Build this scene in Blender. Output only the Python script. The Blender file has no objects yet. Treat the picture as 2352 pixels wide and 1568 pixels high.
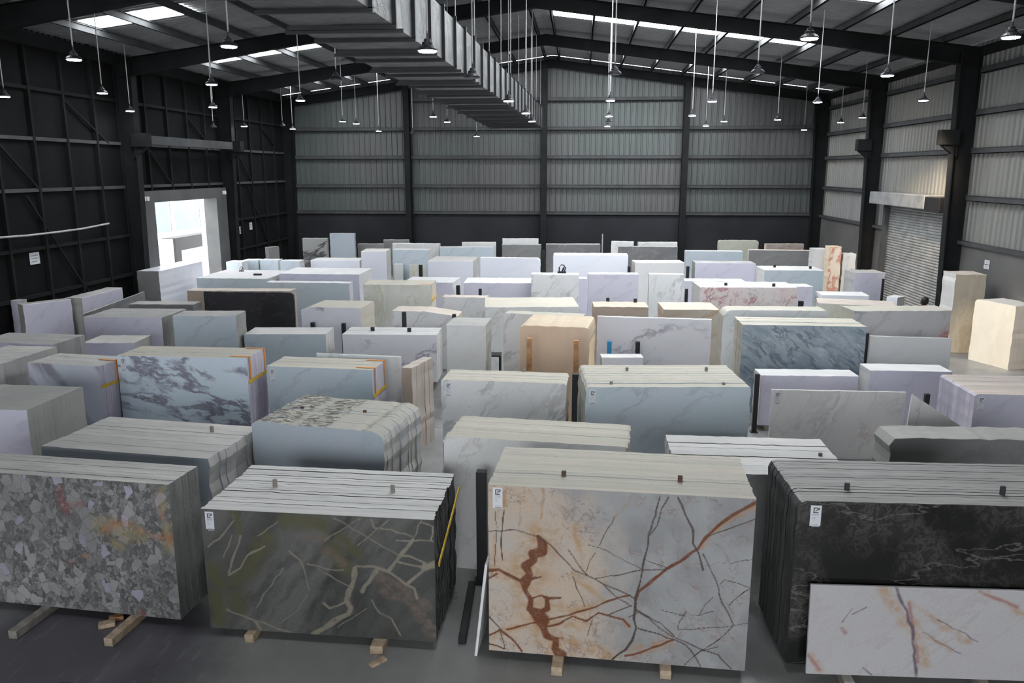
import bpy, bmesh, math, random
import numpy as np
from mathutils import Vector, Matrix

# ------------------------------------------------------------------ camera, world, exposure
SC = bpy.context.scene
COL = SC.collection
CAM_H = 5.3
PITCH = math.radians(12.1)
YAW = math.radians(4.8)
FOC = 28 / 36 * 2352
cd = bpy.data.cameras.new('camera')
cd.lens = 28; cd.sensor_width = 36; cd.clip_end = 300
cam = bpy.data.objects.new('camera', cd); COL.objects.link(cam)
cam.location = (0, 0, CAM_H)
cam.rotation_euler = (math.pi / 2 - PITCH, 0, YAW)
SC.camera = cam
SC.view_settings.view_transform = 'Standard'
SC.view_settings.look = 'None'
SC.view_settings.gamma = 1
SC.view_settings.exposure = 0.56
SKYLIGHT = 18.0
LAMP_W = 60.0
DOOR_SKY = 4.3
W = bpy.data.worlds.new('world'); SC.world = W; W.use_nodes = True
bg = W.node_tree.nodes['Background']
bg.inputs[0].default_value = (0.92, 0.955, 1.0, 1); bg.inputs[1].default_value = DOOR_SKY
SC.cycles.max_bounces = 7; SC.cycles.diffuse_bounces = 5; SC.cycles.glossy_bounces = 3
SC.cycles.transmission_bounces = 3; SC.cycles.use_denoising = True
SC.cycles.sample_clamp_indirect = 8

XL, XR, YF, YB, XC = -15.7, 12.4, 42.5, -12.0, -1.5      # hall: walls, far and rear end, ridge line
FRAMES = [42.2, 34.6, 26.9, 19.2, 11.5, 3.8, -3.9, -11.6]
def roof_z(x): return 11.0 - 0.13 * abs(x - XC)

random.seed(4)
# ------------------------------------------------------------------ sight lines -> ground plan
def ray(px, py):
    a = (px - 1176) / FOC; b = (784 - py) / FOC
    fwd = math.cos(PITCH) + b * math.sin(PITCH); up = -math.sin(PITCH) + b * math.cos(PITCH)
    return (a * math.cos(YAW) - fwd * math.sin(YAW), a * math.sin(YAW) + fwd * math.cos(YAW), up)
def at_z(px, py, z):
    x, y, u = ray(px, py); t = (z - CAM_H) / u
    return Vector((x * t, y * t))
def at_x(px, py, X):
    x, y, u = ray(px, py); t = X / x
    return y * t, CAM_H + u * t
def at_y(px, py, Y):
    x, y, u = ray(px, py); t = Y / y
    return x * t, CAM_H + u * t
HEAD = Vector((-math.sin(YAW), math.cos(YAW))); RIGHT = Vector((math.cos(YAW), math.sin(YAW)))
def dist(py, z):
    return (CAM_H - z) / math.tan(PITCH + math.atan((py - 784) / FOC))

# ------------------------------------------------------------------ materials
MATS = {}
class G:
    """small node-graph helper"""
    def __init__(s, name):
        m = bpy.data.materials.new(name); m.use_nodes = True
        s.m = m; s.t = m.node_tree; s.b = s.t.nodes['Principled BSDF']; MATS[name] = m
        s.co = s.t.nodes.new('ShaderNodeTexCoord').outputs['Object']
    def n(s, typ, **kw):
        n = s.t.nodes.new('ShaderNode' + typ)
        for k, v in kw.items():
            if k.startswith('_'): setattr(n, k[1:], v)
            else: s.set(n.inputs[int(k[1:]) if k[0] == 'i' and k[1:].isdigit() else k], v)
        return n
    def set(s, sock, v):
        if isinstance(v, bpy.types.NodeSocket): s.t.links.new(v, sock)
        else:
            try: sock.default_value = v
            except Exception: sock.default_value = tuple(v) + (1,)
    def map(s, v, rot=(0, 0, 0), sc=(1, 1, 1), loc=(0, 0, 0)):
        return s.n('Mapping', Vector=v, Rotation=rot, Scale=sc, Location=loc).outputs[0]
    def noise(s, v, sc, det=4, rough=.55, dis=0):
        return s.n('TexNoise', Vector=v, Scale=sc, Detail=det, Roughness=rough, Distortion=dis)
    def math(s, op, a, b=0.0, clamp=False):
        return s.n('Math', _operation=op, _use_clamp=clamp, i0=a, i1=b).outputs[0]
    def ramp(s, v, lo, hi, a=0.0, b=1.0):
        return s.n('MapRange', _interpolation_type='SMOOTHSTEP', i0=v, i1=lo, i2=hi, i3=a, i4=b).outputs[0]
    def mix(s, f, a, b, bt='MIX'):
        n = s.t.nodes.new('ShaderNodeMix'); n.data_type = 'RGBA'; n.blend_type = bt
        s.set(n.inputs[0], f); s.set(n.inputs[6], a); s.set(n.inputs[7], b)
        return n.outputs[2]
    def out(s, col, rough=.5, metal=0.0, bump=None, bs=.2, bd=.01, spec=.5):
        s.set(s.b.inputs['Base Color'], col); s.set(s.b.inputs['Roughness'], rough)
        s.b.inputs['Metallic'].default_value = metal; s.b.inputs['Specular IOR Level'].default_value = spec
        if bump is not None:
            s.set(s.b.inputs['Normal'], s.n('Bump', Height=bump, Strength=bs, Distance=bd).outputs[0])
        return s.m

def plain(name, col, rough=.6, metal=0.0, var=.12, sc=3.0, spec=.4):
    g = G(name); f = g.noise(g.co, sc, 5).outputs[0]
    c = g.mix(g.ramp(f, .3, .7), [k * (1 - var) for k in col], [k * (1 + var) for k in col])
    return g.out(c, rough, metal, spec=spec)
def emit(name, col, strength):
    g = G(name); g.set(g.b.inputs['Base Color'], col)
    g.set(g.b.inputs['Emission Color'], col); g.b.inputs['Emission Strength'].default_value = strength
    return g.m
def edge(name, col, col2, streak=55, rough=.75):
    """saw-cut slab edges: fine streaks along the length, blotches of dust"""
    g = G(name)
    oi = g.n('ObjectInfo').outputs['Random']
    v = g.n('VectorMath', _operation='ADD', i0=g.co, i1=g.n('CombineXYZ', X=g.math('MULTIPLY', oi, 37), Y=g.math('MULTIPLY', oi, 11), Z=oi).outputs[0]).outputs[0]
    st = g.noise(g.map(v, sc=(.8, streak, .8)), 1, 3, .6).outputs[0]
    bl = g.noise(v, 1.3, 5, .6).outputs[0]
    sp = g.noise(v, 26, 3, .7).outputs[0]
    c = g.mix(g.ramp(bl, .35, .68), col, col2)
    c = g.mix(g.ramp(st, .50, .66, 0, .22), c, [k * .42 for k in col])
    c = g.mix(g.ramp(sp, .66, .76, 0, .45), c, [k * .4 for k in col])
    tint = g.mix(oi, (.9, .9, .9), (1.06, 1.05, 1.03))
    c = g.mix(1.0, c, tint, 'MULTIPLY')
    return g.out(c, rough, bump=g.math('ADD', st, g.math('MULTIPLY', sp, .5)), bs=.35, bd=.01, spec=.25)

def rubble():
    g = G('edge_rubble'); x = g.n('SeparateXYZ', Vector=g.co).outputs[0]
    b = g.n('TexNoise', _noise_dimensions='1D', W=g.math('MULTIPLY', x, 1.7), Scale=1, Detail=2).outputs[0]
    band = g.ramp(b, .47, .53)
    oi = g.n('ObjectInfo').outputs['Random']
    cr = g.noise(g.map(g.n('VectorMath', _operation='ADD', i0=g.co, i1=g.n('CombineXYZ', X=g.math('MULTIPLY', oi, 3), Y=g.math('MULTIPLY', oi, 51), Z=oi).outputs[0]).outputs[0], sc=(7, 22, 6)), 1, 6, .75).outputs[0]
    c = g.mix(g.ramp(g.noise(g.co, 2, 5).outputs[0], .35, .65), (.47, .46, .38), (.42, .41, .38))
    c = g.mix(g.math('MULTIPLY', band, g.ramp(cr, .46, .56)), c, (.09, .085, .08))
    return g.out(c, .8, bump=cr, bs=.6, bd=.02, spec=.2)
E_RUBBLE = rubble()
def marble(name, base, alt, vein, sc=1.4, ang=30, stretch=3.0, amt=.8, width=.03, dis=.6, rough=.22, mask=(.42, .6), second=None, attr=None, cloud=1.0, split=None):
    g = G(name)
    v = g.map(g.co, rot=(0, math.radians(ang), 0))
    d = g.noise(v, 1.1, 5, .6)
    dv = g.n('VectorMath', _operation='SCALE', i0=g.n('VectorMath', _operation='SUBTRACT', i0=d.outputs['Color'], i1=(.5, .5, .5)).outputs[0], Scale=dis).outputs[0]
    v2 = g.n('VectorMath', _operation='ADD', i0=v, i1=dv).outputs[0]
    vs = g.map(v2, sc=(1 / stretch, 1, 1))
    n1 = g.noise(vs, sc, 7, .58).outputs[0]
    ve = g.ramp(g.math('ABSOLUTE', g.math('SUBTRACT', n1, .5)), 0, width, 1, 0)
    mk = g.ramp(g.noise(vs, sc * .6, 3, .5, 0).outputs[0], mask[0], mask[1])
    cl = g.ramp(g.noise(vs, cloud, 6, .6).outputs[0], .3, .7)
    c = g.mix(cl, base, alt)
    if split:                        # one end of the slab has another body colour
        b2, a2, x0, x1 = split
        sx = g.n('SeparateXYZ', Vector=g.co); z = g.math('MULTIPLY', sx.outputs[2], .35)
        xx = g.math('ADD', g.math('ADD', sx.outputs[0], z), g.math('MULTIPLY', g.math('SUBTRACT', d.outputs[0], .5), 2.2))
        c = g.mix(g.ramp(xx, x0, x1), c, g.mix(cl, b2, a2))
    fac = g.math('MULTIPLY', g.math('MULTIPLY', ve, mk), amt)
    c = g.mix(fac, c, vein)
    if second:                       # a second, finer or differently coloured vein system
        col2, sc2, w2, am2 = second
        n2 = g.noise(g.map(v2, loc=(7, 3, 5), sc=(1 / stretch, 1, 1)), sc2, 6, .6).outputs[0]
        v3 = g.math('MULTIPLY', g.ramp(g.math('ABSOLUTE', g.math('SUBTRACT', n2, .5)), 0, w2, 1, 0), g.ramp(g.noise(v2, sc2 * .5, 2).outputs[0], .48, .62))
        c = g.mix(g.math('MULTIPLY', v3, am2), c, col2)
    if attr:                         # mapped veins of this very slab: red, green and blue masks
        a = g.n('Attribute', _attribute_name='veins'); s = g.n('SeparateColor', Color=a.outputs['Color'])
        jit = g.noise(g.co, 9, 4, .65).outputs[0]
        order = attr.get('order', 'BRG')
        for ch in order:
            i = 'RGB'.index(ch)
            f = g.math('MULTIPLY', s.outputs[i], g.ramp(jit, .36, .62, .12, .8) if ch == 'B' else g.ramp(jit, .2, .55, attr.get('lo', .55), 1.0))
            c = g.mix(f, c, attr[ch])
    m = g.noise(v, 45, 3, .6).outputs[0]
    c = g.mix(g.ramp(m, .35, .7, 0, .16), c, [k * .5 for k in base])
    return g.out(c, rough, spec=.45)

STEEL = plain('painted_steel_dark', (.013, .0135, .014), .8, 0, .2, 1.5, .12)
STEEL2 = plain('painted_steel_grey', (.058, .06, .062), .7, 0, .15, 2, .2)
BLACKM = plain('black_steel', (.012, .012, .014), .45)
ROOFM = None
def sheet(name, col, col2, axis, pitch, rough=.45, metal=.0):
    """ribbed metal cladding: colour patches plus dust lines between the ribs"""
    g = G(name); w = g.n('TexWave', Vector=g.co, Scale=math.pi / (10 * pitch) * 2, Distortion=0, _bands_direction=axis, _wave_profile='SAW').outputs['Fac'] if False else None
    f = g.ramp(g.noise(g.co, .22, 3, .5).outputs[0], .4, .62)
    c = g.mix(f, col, col2)
    st = g.noise(g.map(g.co, sc=(3, 3, .12)), 1, 4, .6).outputs[0]
    c = g.mix(g.ramp(st, .35, .7, 0, .3), c, [k * .55 for k in col])
    return g.out(c, rough, metal, spec=.4)
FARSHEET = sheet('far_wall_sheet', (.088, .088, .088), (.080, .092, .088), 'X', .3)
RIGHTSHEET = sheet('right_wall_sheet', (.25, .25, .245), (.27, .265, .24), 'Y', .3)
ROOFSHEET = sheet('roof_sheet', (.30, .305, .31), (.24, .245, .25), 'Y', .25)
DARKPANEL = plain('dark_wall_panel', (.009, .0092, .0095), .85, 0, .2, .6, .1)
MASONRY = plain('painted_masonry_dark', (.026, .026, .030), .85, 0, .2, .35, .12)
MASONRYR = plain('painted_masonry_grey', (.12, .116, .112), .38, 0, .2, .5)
def floor_mat():
    g = G('polished_concrete')
    a = g.ramp(g.noise(g.co, .35, 6, .62).outputs[0], .32, .7)
    c = g.mix(a, (.17, .17, .168), (.30, .297, .29))
    b = g.ramp(g.noise(g.map(g.co, loc=(5, 2, 0)), .22, 4, .6).outputs[0], .5, .66)
    c = g.mix(g.math('MULTIPLY', b, .6), c, (.12, .115, .145))
    q = g.n('VectorMath', _operation='DISTANCE', i0=g.map(g.co, sc=(1, 1.25, 0)), i1=(-5.6, 9.2, 0)).outputs['Value']
    q = g.ramp(g.math('ADD', q, g.math('MULTIPLY', g.noise(g.co, .9, 5, .6).outputs[0], 1.6)), 2.0, 3.1, .75, 0)
    c = g.mix(q, c, (.050, .046, .066))          # dark purple patch on the floor of the near aisle
    s = g.noise(g.map(g.co, sc=(9, 1.2, 1)), 1, 5, .7).outputs[0]
    c = g.mix(g.ramp(s, .55, .72, 0, .25), c, (.45, .44, .43))
    return g.out(c, g.ramp(g.noise(g.co, .8, 4).outputs[0], .3, .7, .25, .5), bump=g.noise(g.co, 30, 3).outputs[0], bs=.05, spec=.45)
FLOORM = floor_mat()
GALV = plain('galvanised_steel', (.36, .365, .37), .33, .35, .2, 2.5)
FOIL = None
def foil_mat():
    g = G('duct_foil_wrap')
    n = g.noise(g.co, 2.2, 6, .65, .8).outputs[0]
    c = g.mix(g.ramp(n, .35, .7), (.085, .087, .09), (.20, .203, .207))
    return g.out(c, .42, .35, bump=n, bs=.7, bd=.06)
FOIL = foil_mat()
SKYM = emit('skylight_sheet', (.93, .97, 1.0), SKYLIGHT)
LENS = emit('lamp_lens', (.94, .96, 1.0), 90)
LAMPM = plain('lamp_housing', (.022, .023, .028), .45, .2)
RODM = plain('lamp_rod', (.42, .42, .42), .5, .2)
WOOD = plain('timber_pale', (.40, .31, .22), .75, 0, .3, 9)
WOODG = plain('timber_grey', (.23, .21, .185), .8, 0, .3, 9)
WOODD = plain('timber_dark', (.085, .05, .03), .8, 0, .3, 9)
WOODO = plain('timber_orange', (.42, .22, .10), .7, 0, .3, 9)
STRAPY = plain('strap_yellow', (.62, .40, .03), .5)
STRAPO = plain('strap_orange', (.72, .28, .05), .5)
WHITE = plain('white_card', (.62, .63, .66), .6, 0, .04)
INK = plain('black_ink', (.02, .02, .025), .6)
GREYINK = plain('grey_ink', (.30, .31, .34), .6)
BLUE = plain('blue_paint', (.02, .22, .42), .5)

E_GREY = edge('edge_grey', (0.448, 0.440, 0.424), (0.528, 0.520, 0.504))
E_CREAM = edge('edge_cream', (0.480, 0.472, 0.400), (0.528, 0.488, 0.432))
E_PALE = edge('edge_pale', (0.528, 0.528, 0.520), (0.592, 0.584, 0.576))
E_WHITE = edge('edge_white', (0.608, 0.608, 0.624), (0.672, 0.672, 0.680), 40)
E_DUST = edge('edge_dusty_grey', (0.320, 0.320, 0.312), (0.384, 0.380, 0.368))
E_BEIGE = edge('edge_beige', (0.528, 0.432, 0.352), (0.592, 0.496, 0.416))
E_SAND = edge('edge_sand', (0.560, 0.456, 0.344), (0.624, 0.528, 0.400), 30)
E_LAV = edge('edge_lavender', (.46, .44, .53), (.54, .52, .60), 35)
E_SHADED = edge('edge_shaded_side', (.16, .16, .155), (.22, .22, .21), 25)  # edge grey darkened: shade on the breccia stack's side painted in
E_DARK = edge('edge_dark', (.05, .05, .052), (.09, .09, .09))  # dark stone; on two stacks' sides the colour also carries their shade
E_PINK = edge('edge_pink', (0.496, 0.448, 0.400), (0.560, 0.480, 0.440))

LAV = (.63, .61, .70)
M = {}
def mm(key, *a, **k): M[key] = marble(key, *a, **k)
mm('white_lavender_marble', (.61, .585, .685), (.57, .57, .665), (.36, .35, .42), 1.2, 25, 3, .35, .03)
mm('white_bright_marble', (0.800, 0.800, 0.860), (0.740, 0.770, 0.840), (.55, .55, .62), .9, 20, 3, .2, .02)
mm('pale_blue_marble', (.49, .59, .63), (.54, .58, .64), (.30, .33, .39), 1.3, 28, 4, .5, .03)
mm('grey_blue_marble', (.40, .48, .53), (.46, .48, .53), (.26, .28, .33), .9, 60, 2, .35, .04)
mm('pale_grey_marble', (0.667, 0.667, 0.655), (0.736, 0.736, 0.724), (.40, .39, .38), 1.5, 55, 3, .5, .03)
mm('grey_vein_marble', (0.672, 0.672, 0.672), (0.739, 0.739, 0.739), (.28, .28, .29), 1.2, 48, 5, .8, .03, second=((.40, .39, .42), 2.6, .02, .5))
mm('flame_streak_marble', (0.625, 0.750, 0.812), (0.688, 0.750, 0.838), (.24, .23, .29), 3.0, -12, 4.2, 1.0, .07, .5, mask=(.44, .52))
mm('diagonal_brown_marble', (0.575, 0.644, 0.701), (0.575, 0.564, 0.655), (.25, .225, .27), 1.3, -55, 6, .9, .14, .3, mask=(.42, .5))
mm('blue_diagonal_marble', (0.230, 0.289, 0.332), (0.357, 0.408, 0.451), (.13, .155, .18), 4.2, -40, 4, .9, .06, .35, mask=(.32, .55), cloud=4.0, second=((.58, .62, .66), 5.0, .025, .6))
mm('calacatta_grey_marble', (0.693, 0.683, 0.735), (0.640, 0.640, 0.651), (.33, .31, .36), 1.6, 12, 2.4, .85, .05, .8, mask=(.5, .6))
mm('spotted_white_marble', (0.704, 0.693, 0.759), (0.748, 0.737, 0.770), (.28, .27, .33), 2.4, 10, 1.8, .8, .05, .9, mask=(.56, .64))
mm('olive_vein_marble', (.60, .61, .54), (.70, .70, .67), (.48, .47, .30), 1.6, 88, 4, .7, .06, second=((.50, .38, .24), 1.2, .02, .6))
mm('pink_red_vein_marble', (.68, .65, .64), (.70, .58, .58), (.42, .20, .22), 2.6, 70, 1.6, .9, .05, 1.0, second=((.16, .12, .13), 3.4, .015, .8))
mm('peach_stone', (.66, .47, .32), (.70, .53, .39), (.55, .42, .31), .7, 85, 3, .3, .05, rough=.5)
mm('tan_stone', (.40, .32, .26), (.47, .39, .33), (.28, .22, .18), 1.3, 10, 5, .6, .05, rough=.4)
mm('tan_green_stone', (.44, .37, .30), (.42, .42, .36), (.36, .20, .10), 1.2, 15, 4, .6, .06)
mm('black_granite', (.020, .020, .022), (.030, .029, .030), (.12, .12, .13), 2.0, 40, 2, .35, .012, rough=.2)
mm('dark_grey_granite', (.14, .14, .145), (.20, .20, .20), (.30, .30, .30), 2.5, 20, 3, .5, .03)
mm('mid_grey_stone', (0.180, 0.180, 0.180), (0.234, 0.234, 0.230), (.14, .14, .14), 1.8, 10, 2, .4, .04, rough=.5)
mm('grey_red_stain_marble', (.50, .50, .52), (.56, .55, .55), (.30, .30, .32), 1.4, 50, 4, .7, .05, second=((.45, .14, .12), .8, .05, .9))
mm('wavy_stripe_marble', (.38, .38, .37), (.44, .44, .43), (.07, .07, .075), .9, 14, 5, 1.0, .035, .3, mask=(.3, .5))
mm('cream_block_stone', (.80, .74, .62), (.86, .82, .72), (.70, .60, .46), .8, 80, 3, .3, .06, rough=.6)
mm('beige_strata_stone', (.50, .45, .34), (.56, .51, .42), (.40, .30, .20), 1.6, 86, 8, .6, .06, rough=.6)
mm('greenish_cream_stone', (.42, .43, .36), (.50, .50, .42), (.35, .36, .30), 2, 20, 2, .3, .04, rough=.5)
mm('brown_speckle_stone', (.42, .36, .32), (.48, .42, .38), (.22, .17, .15), 7, 20, 1.3, .7, .06, rough=.5)
mm('red_cream_onyx', (.82, .72, .58), (.86, .78, .66), (.60, .22, .16), 2.2, 75, 2, .9, .07, mask=(.34, .46))
mm('icy_vein_marble', (.66, .68, .69), (.74, .75, .76), (.34, .36, .38), 2.4, 75, 3, .7, .05)
mm('warm_grey_marble', (.76, .75, .735), (.82, .81, .80), (.46, .44, .43), 1.6, 62, 4, .5, .035, second=((.55, .42, .38), 1.4, .015, .6))
mm('pale_grain_block', (.66, .67, .66), (.70, .70, .70), (.55, .55, .55), 1, 30, 2, .3, .03, rough=.55)
mm('outdoor_stone', (.020, .0185, .0165), (.026, .024, .021), (.014, .012, .011), 1, 20, 2, .4, .04, rough=.6)
# slabs of the first row, whose own veins are mapped onto the face
mm('gold_vein_marble', (.48, .375, .285), (.44, .40, .36), (.20, .16, .145), 2.6, 120, 1.5, .75, .016, .8, .2, split=((.33, .335, .34), (.23, .235, .24), 1.2, 2.0), cloud=2.2,
   attr={'B': (.37, .20, .065), 'R': (.135, .043, .018), 'G': (.055, .038, .034), 'order': 'BRG', 'lo': .7}, second=((.24, .16, .15), 4.5, .02, .85))
mm('green_grey_onyx', (0.045, 0.046, 0.044), (0.090, 0.090, 0.085), (.16, .16, .148), 1.1, 52, 6, .8, .09, .4, .12, mask=(.4, .58),
   attr={'B': (.165, .128, .104), 'R': (.24, .22, .175), 'G': (.10, .098, .055), 'order': 'GBR', 'lo': .3}, cloud=1.5)
mm('warm_white_marble', (0.418, 0.404, 0.413), (0.446, 0.437, 0.432), (.36, .33, .33), 1.5, 38, 4, .55, .02, .5, .2,
   attr={'B': (.40, .26, .15), 'R': (.33, .19, .17), 'G': (.13, .105, .125), 'order': 'BRG', 'lo': .35})
def breccia():
    g = G('grey_breccia_marble')
    d = g.noise(g.co, 3, 4, .6)
    v = g.n('VectorMath', _operation='ADD', i0=g.co, i1=g.n('VectorMath', _operation='SCALE', i0=d.outputs['Color'], Scale=.14).outputs[0]).outputs[0]
    v = g.map(v, rot=(0, .5, 0), sc=(1, 1, .8))
    big = g.n('TexVoronoi', Vector=v, Scale=9.5, Randomness=1, _feature='F1'); be = g.n('TexVoronoi', Vector=v, Scale=9.5, _feature='DISTANCE_TO_EDGE')
    sm = g.n('TexVoronoi', Vector=v, Scale=24, Randomness=1, _feature='F1'); se = g.n('TexVoronoi', Vector=v, Scale=24, _feature='DISTANCE_TO_EDGE')
    gb = g.n('SeparateColor', Color=big.outputs['Color']).outputs[0]; gs = g.n('SeparateColor', Color=sm.outputs['Color']).outputs[0]
    cb = g.mix(gb, (.20, .196, .192), (.33, .326, .322)); cs = g.mix(gs, (.10, .10, .099), (.27, .266, .262))
    cs = g.mix(g.ramp(se.outputs[0], 0, .09, .75, 0), cs, (.06, .06, .06))
    cb = g.mix(g.ramp(be.outputs[0], 0, .05, .6, 0), cb, (.07, .07, .07))
    fine = g.ramp(gb, .55, .75)
    c = g.mix(fine, cs, cb)
    lav = g.ramp(gb, .93, .95); c = g.mix(g.math('MULTIPLY', lav, .6), c, (.40, .37, .50))
    mot = g.noise(g.co, 1.2, 6, .65).outputs[0]
    c = g.mix(g.ramp(mot, .35, .65, .45, 0), c, (.10, .10, .10))
    a = g.n('Attribute', _attribute_name='veins'); s = g.n('SeparateColor', Color=a.outputs['Color']); jit = g.ramp(se.outputs[0], .0, .2, 1, .25)
    for i, col in ((0, (.24, .07, .08)), (2, (.33, .26, .10)), (1, (.40, .17, .08))):
        c = g.mix(g.math('MULTIPLY', g.math('MULTIPLY', s.outputs[i], jit), .65), c, col)
    return g.out(c, .25, spec=.45)
M['grey_breccia_marble'] = breccia()
def emperador():
    g = G('dark_brown_marble')
    n1 = g.noise(g.co, 5.5, 9, .72, .6).outputs[0]; n2 = g.noise(g.map(g.co, loc=(4, 1, 2)), 1.2, 5, .6).outputs[0]
    c = g.mix(g.ramp(n2, .35, .65), (.010, .010, .0095), (.030, .028, .026))
    f = g.math('MULTIPLY', g.ramp(g.math('ABSOLUTE', g.math('SUBTRACT', n1, .5)), 0, .05, 1, 0), g.ramp(n2, .38, .6))
    c = g.mix(g.math('MULTIPLY', f, .5), c, (.10, .095, .09))
    n3 = g.noise(g.map(g.co, rot=(0, .7, 0), sc=(.3, 1, 1)), 1.6, 7, .55).outputs[0]
    c = g.mix(g.math('MULTIPLY', g.ramp(g.math('ABSOLUTE', g.math('SUBTRACT', n3, .5)), 0, .008, 1, 0), .5), c, (.17, .16, .15))
    n4 = g.noise(g.map(g.co, loc=(.4, 0, .3)), 1.1, 3).outputs[0]
    c = g.mix(g.ramp(n4, .66, .74, 0, .5), c, (.13, .06, .025))
    return g.out(c, .16, spec=.5)
M['dark_brown_marble'] = emperador()

# ------------------------------------------------------------------ mesh helpers
def tag(o, label=None, cat=None, group=None, kind=None):
    if label: o['label'] = label
    if cat: o['category'] = cat
    if group: o['group'] = group
    if kind: o['kind'] = kind
    return o
def link(name, me, parent=None, loc=(0, 0, 0), rz=0.0):
    o = bpy.data.objects.new(name, me); COL.objects.link(o)
    o.location = loc; o.rotation_euler = (0, 0, rz)
    if parent is not None: o.parent = parent
    return o
def empty(name, loc=(0, 0, 0), rz=0.0):
    o = bpy.data.objects.new(name, None); COL.objects.link(o); o.location = loc; o.rotation_euler = (0, 0, rz); o.empty_display_size = .1
    return o
class MB:
    def __init__(s): s.v = []; s.f = []; s.mi = []
    def add(s, vs, fs, mi=0):
        b = len(s.v); s.v += [tuple(v) for v in vs]; s.f += [tuple(i + b for i in f) for f in fs]; s.mi += [mi] * len(fs); return s
    def box(s, x0, y0, z0, x1, y1, z1, mi=0):
        return s.add([(x0, y0, z0), (x1, y0, z0), (x1, y1, z0), (x0, y1, z0), (x0, y0, z1), (x1, y0, z1), (x1, y1, z1), (x0, y1, z1)],
                     [(0, 3, 2, 1), (4, 5, 6, 7), (0, 1, 5, 4), (1, 2, 6, 5), (2, 3, 7, 6), (3, 0, 4, 7)], mi)
    def bar(s, a, b, w, h, up=(0, 0, 1), mi=0):
        """rectangular bar from a to b"""
        a = Vector(a); b = Vector(b); d = (b - a).normalized(); u = Vector(up)
        if abs(d.dot(u)) > .98: u = Vector((1, 0, 0))
        sx = d.cross(u).normalized(); sz = sx.cross(d)
        c = [(-w / 2, -h / 2), (w / 2, -h / 2), (w / 2, h / 2), (-w / 2, h / 2)]
        return s.add([p + sx * i + sz * j for p in (a, b) for i, j in c], [(3, 2, 1, 0), (4, 5, 6, 7), (0, 1, 5, 4), (1, 2, 6, 5), (2, 3, 7, 6), (3, 0, 4, 7)], mi)
    def tube(s, pts, r, n=8, mi=0):
        pts = [Vector(p) for p in pts]; rings = []
        for i, p in enumerate(pts):
            d = (pts[min(i + 1, len(pts) - 1)] - pts[max(i - 1, 0)]).normalized()
            u = Vector((0, 0, 1)) if abs(d.z) < .9 else Vector((1, 0, 0))
            sx = d.cross(u).normalized(); sz = sx.cross(d); rr = r[i] if isinstance(r, (list, tuple)) else r
            rings += [p + (sx * math.cos(k * 2 * math.pi / n) + sz * math.sin(k * 2 * math.pi / n)) * rr for k in range(n)]
        fs = [(i * n + k, i * n + (k + 1) % n, (i + 1) * n + (k + 1) % n, (i + 1) * n + k) for i in range(len(pts) - 1) for k in range(n)]
        fs += [tuple(range(n - 1, -1, -1)), tuple((len(pts) - 1) * n + k for k in range(n))]
        return s.add(rings, fs, mi)
    def lathe(s, prof, n=24, c=(0, 0, 0), mi=0):
        vs = [(c[0] + r * math.cos(k * 2 * math.pi / n), c[1] + r * math.sin(k * 2 * math.pi / n), c[2] + z) for r, z in prof for k in range(n)]
        fs = [(i * n + k, i * n + (k + 1) % n, (i + 1) * n + (k + 1) % n, (i + 1) * n + k) for i in range(len(prof) - 1) for k in range(n)]
        fs += [tuple(range(n - 1, -1, -1)), tuple((len(prof) - 1) * n + k for k in range(n))]
        return s.add(vs, fs, mi)
    def mesh(s, name, *mats, smooth=False, bevel=0):
        me = bpy.data.meshes.new(name); me.from_pydata(s.v, [], s.f)
        for m in mats: me.materials.append(m)
        me.polygons.foreach_set('material_index', s.mi)
        bm = bmesh.new(); bm.from_mesh(me)
        bmesh.ops.recalc_face_normals(bm, faces=bm.faces)
        if bevel: bmesh.ops.bevel(bm, geom=bm.edges[:], offset=bevel, segments=1, affect='EDGES')
        bm.to_mesh(me); bm.free()
        if smooth: me.polygons.foreach_set('use_smooth', [True] * len(me.polygons))
        me.update(); return me
    def build(s, name, *mats, parent=None, loc=(0, 0, 0), rz=0.0, smooth=False, bevel=0):
        return link(name, s.mesh(name, *mats, smooth=smooth, bevel=bevel), parent, loc, rz)
def struct(name, mb, *mats, **k):
    return tag(mb.build(name, *mats, **k), kind='structure')

# ------------------------------------------------------------------ the hall
struct('floor', MB().box(XL - .4, YB - .4, -.3, XR + .4, YF + .4, 0), FLOORM)
def corrugated(y0, y1, pitch, depth, fn):
    """trapezoid ribs: list of (s, offset) along the wall"""
    out = []; s = y0
    while s < y1 - 1e-6:
        e = min(s + pitch, y1); w = e - s
        out += [(s, 0), (s + w * .68, 0), (s + w * .76, depth), (s + w * .92, depth), (s + w, 0)]
        s = e
    return out
def sheet_wall(prof, place, z0, ztop, th):
    mb = MB(); vs = []; n = len(prof)
    for s, o in prof: vs += [place(s, o, z0), place(s, o, ztop(s))]
    for s, o in prof: vs += [place(s, -th, z0), place(s, -th, ztop(s))]
    fs = []
    for i in range(n - 1):
        fs.append((2 * i, 2 * i + 1, 2 * i + 3, 2 * i + 2)); k = 2 * n
        fs.append((k + 2 * i, k + 2 * i + 2, k + 2 * i + 3, k + 2 * i + 1))
        fs.append((2 * i + 1, k + 2 * i + 1, k + 2 * i + 3, 2 * i + 3)); fs.append((2 * i, 2 * i + 2, k + 2 * i + 2, k + 2 * i))
    return mb.add(vs, fs)
ZW = 3.05
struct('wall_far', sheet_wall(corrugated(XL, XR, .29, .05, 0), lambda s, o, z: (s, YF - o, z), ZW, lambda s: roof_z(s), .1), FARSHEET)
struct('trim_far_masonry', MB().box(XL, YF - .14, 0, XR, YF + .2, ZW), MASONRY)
DY0, DY1, DZ = 27.75, 33.1, 4.06          # roller shutter opening in the right wall
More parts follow.
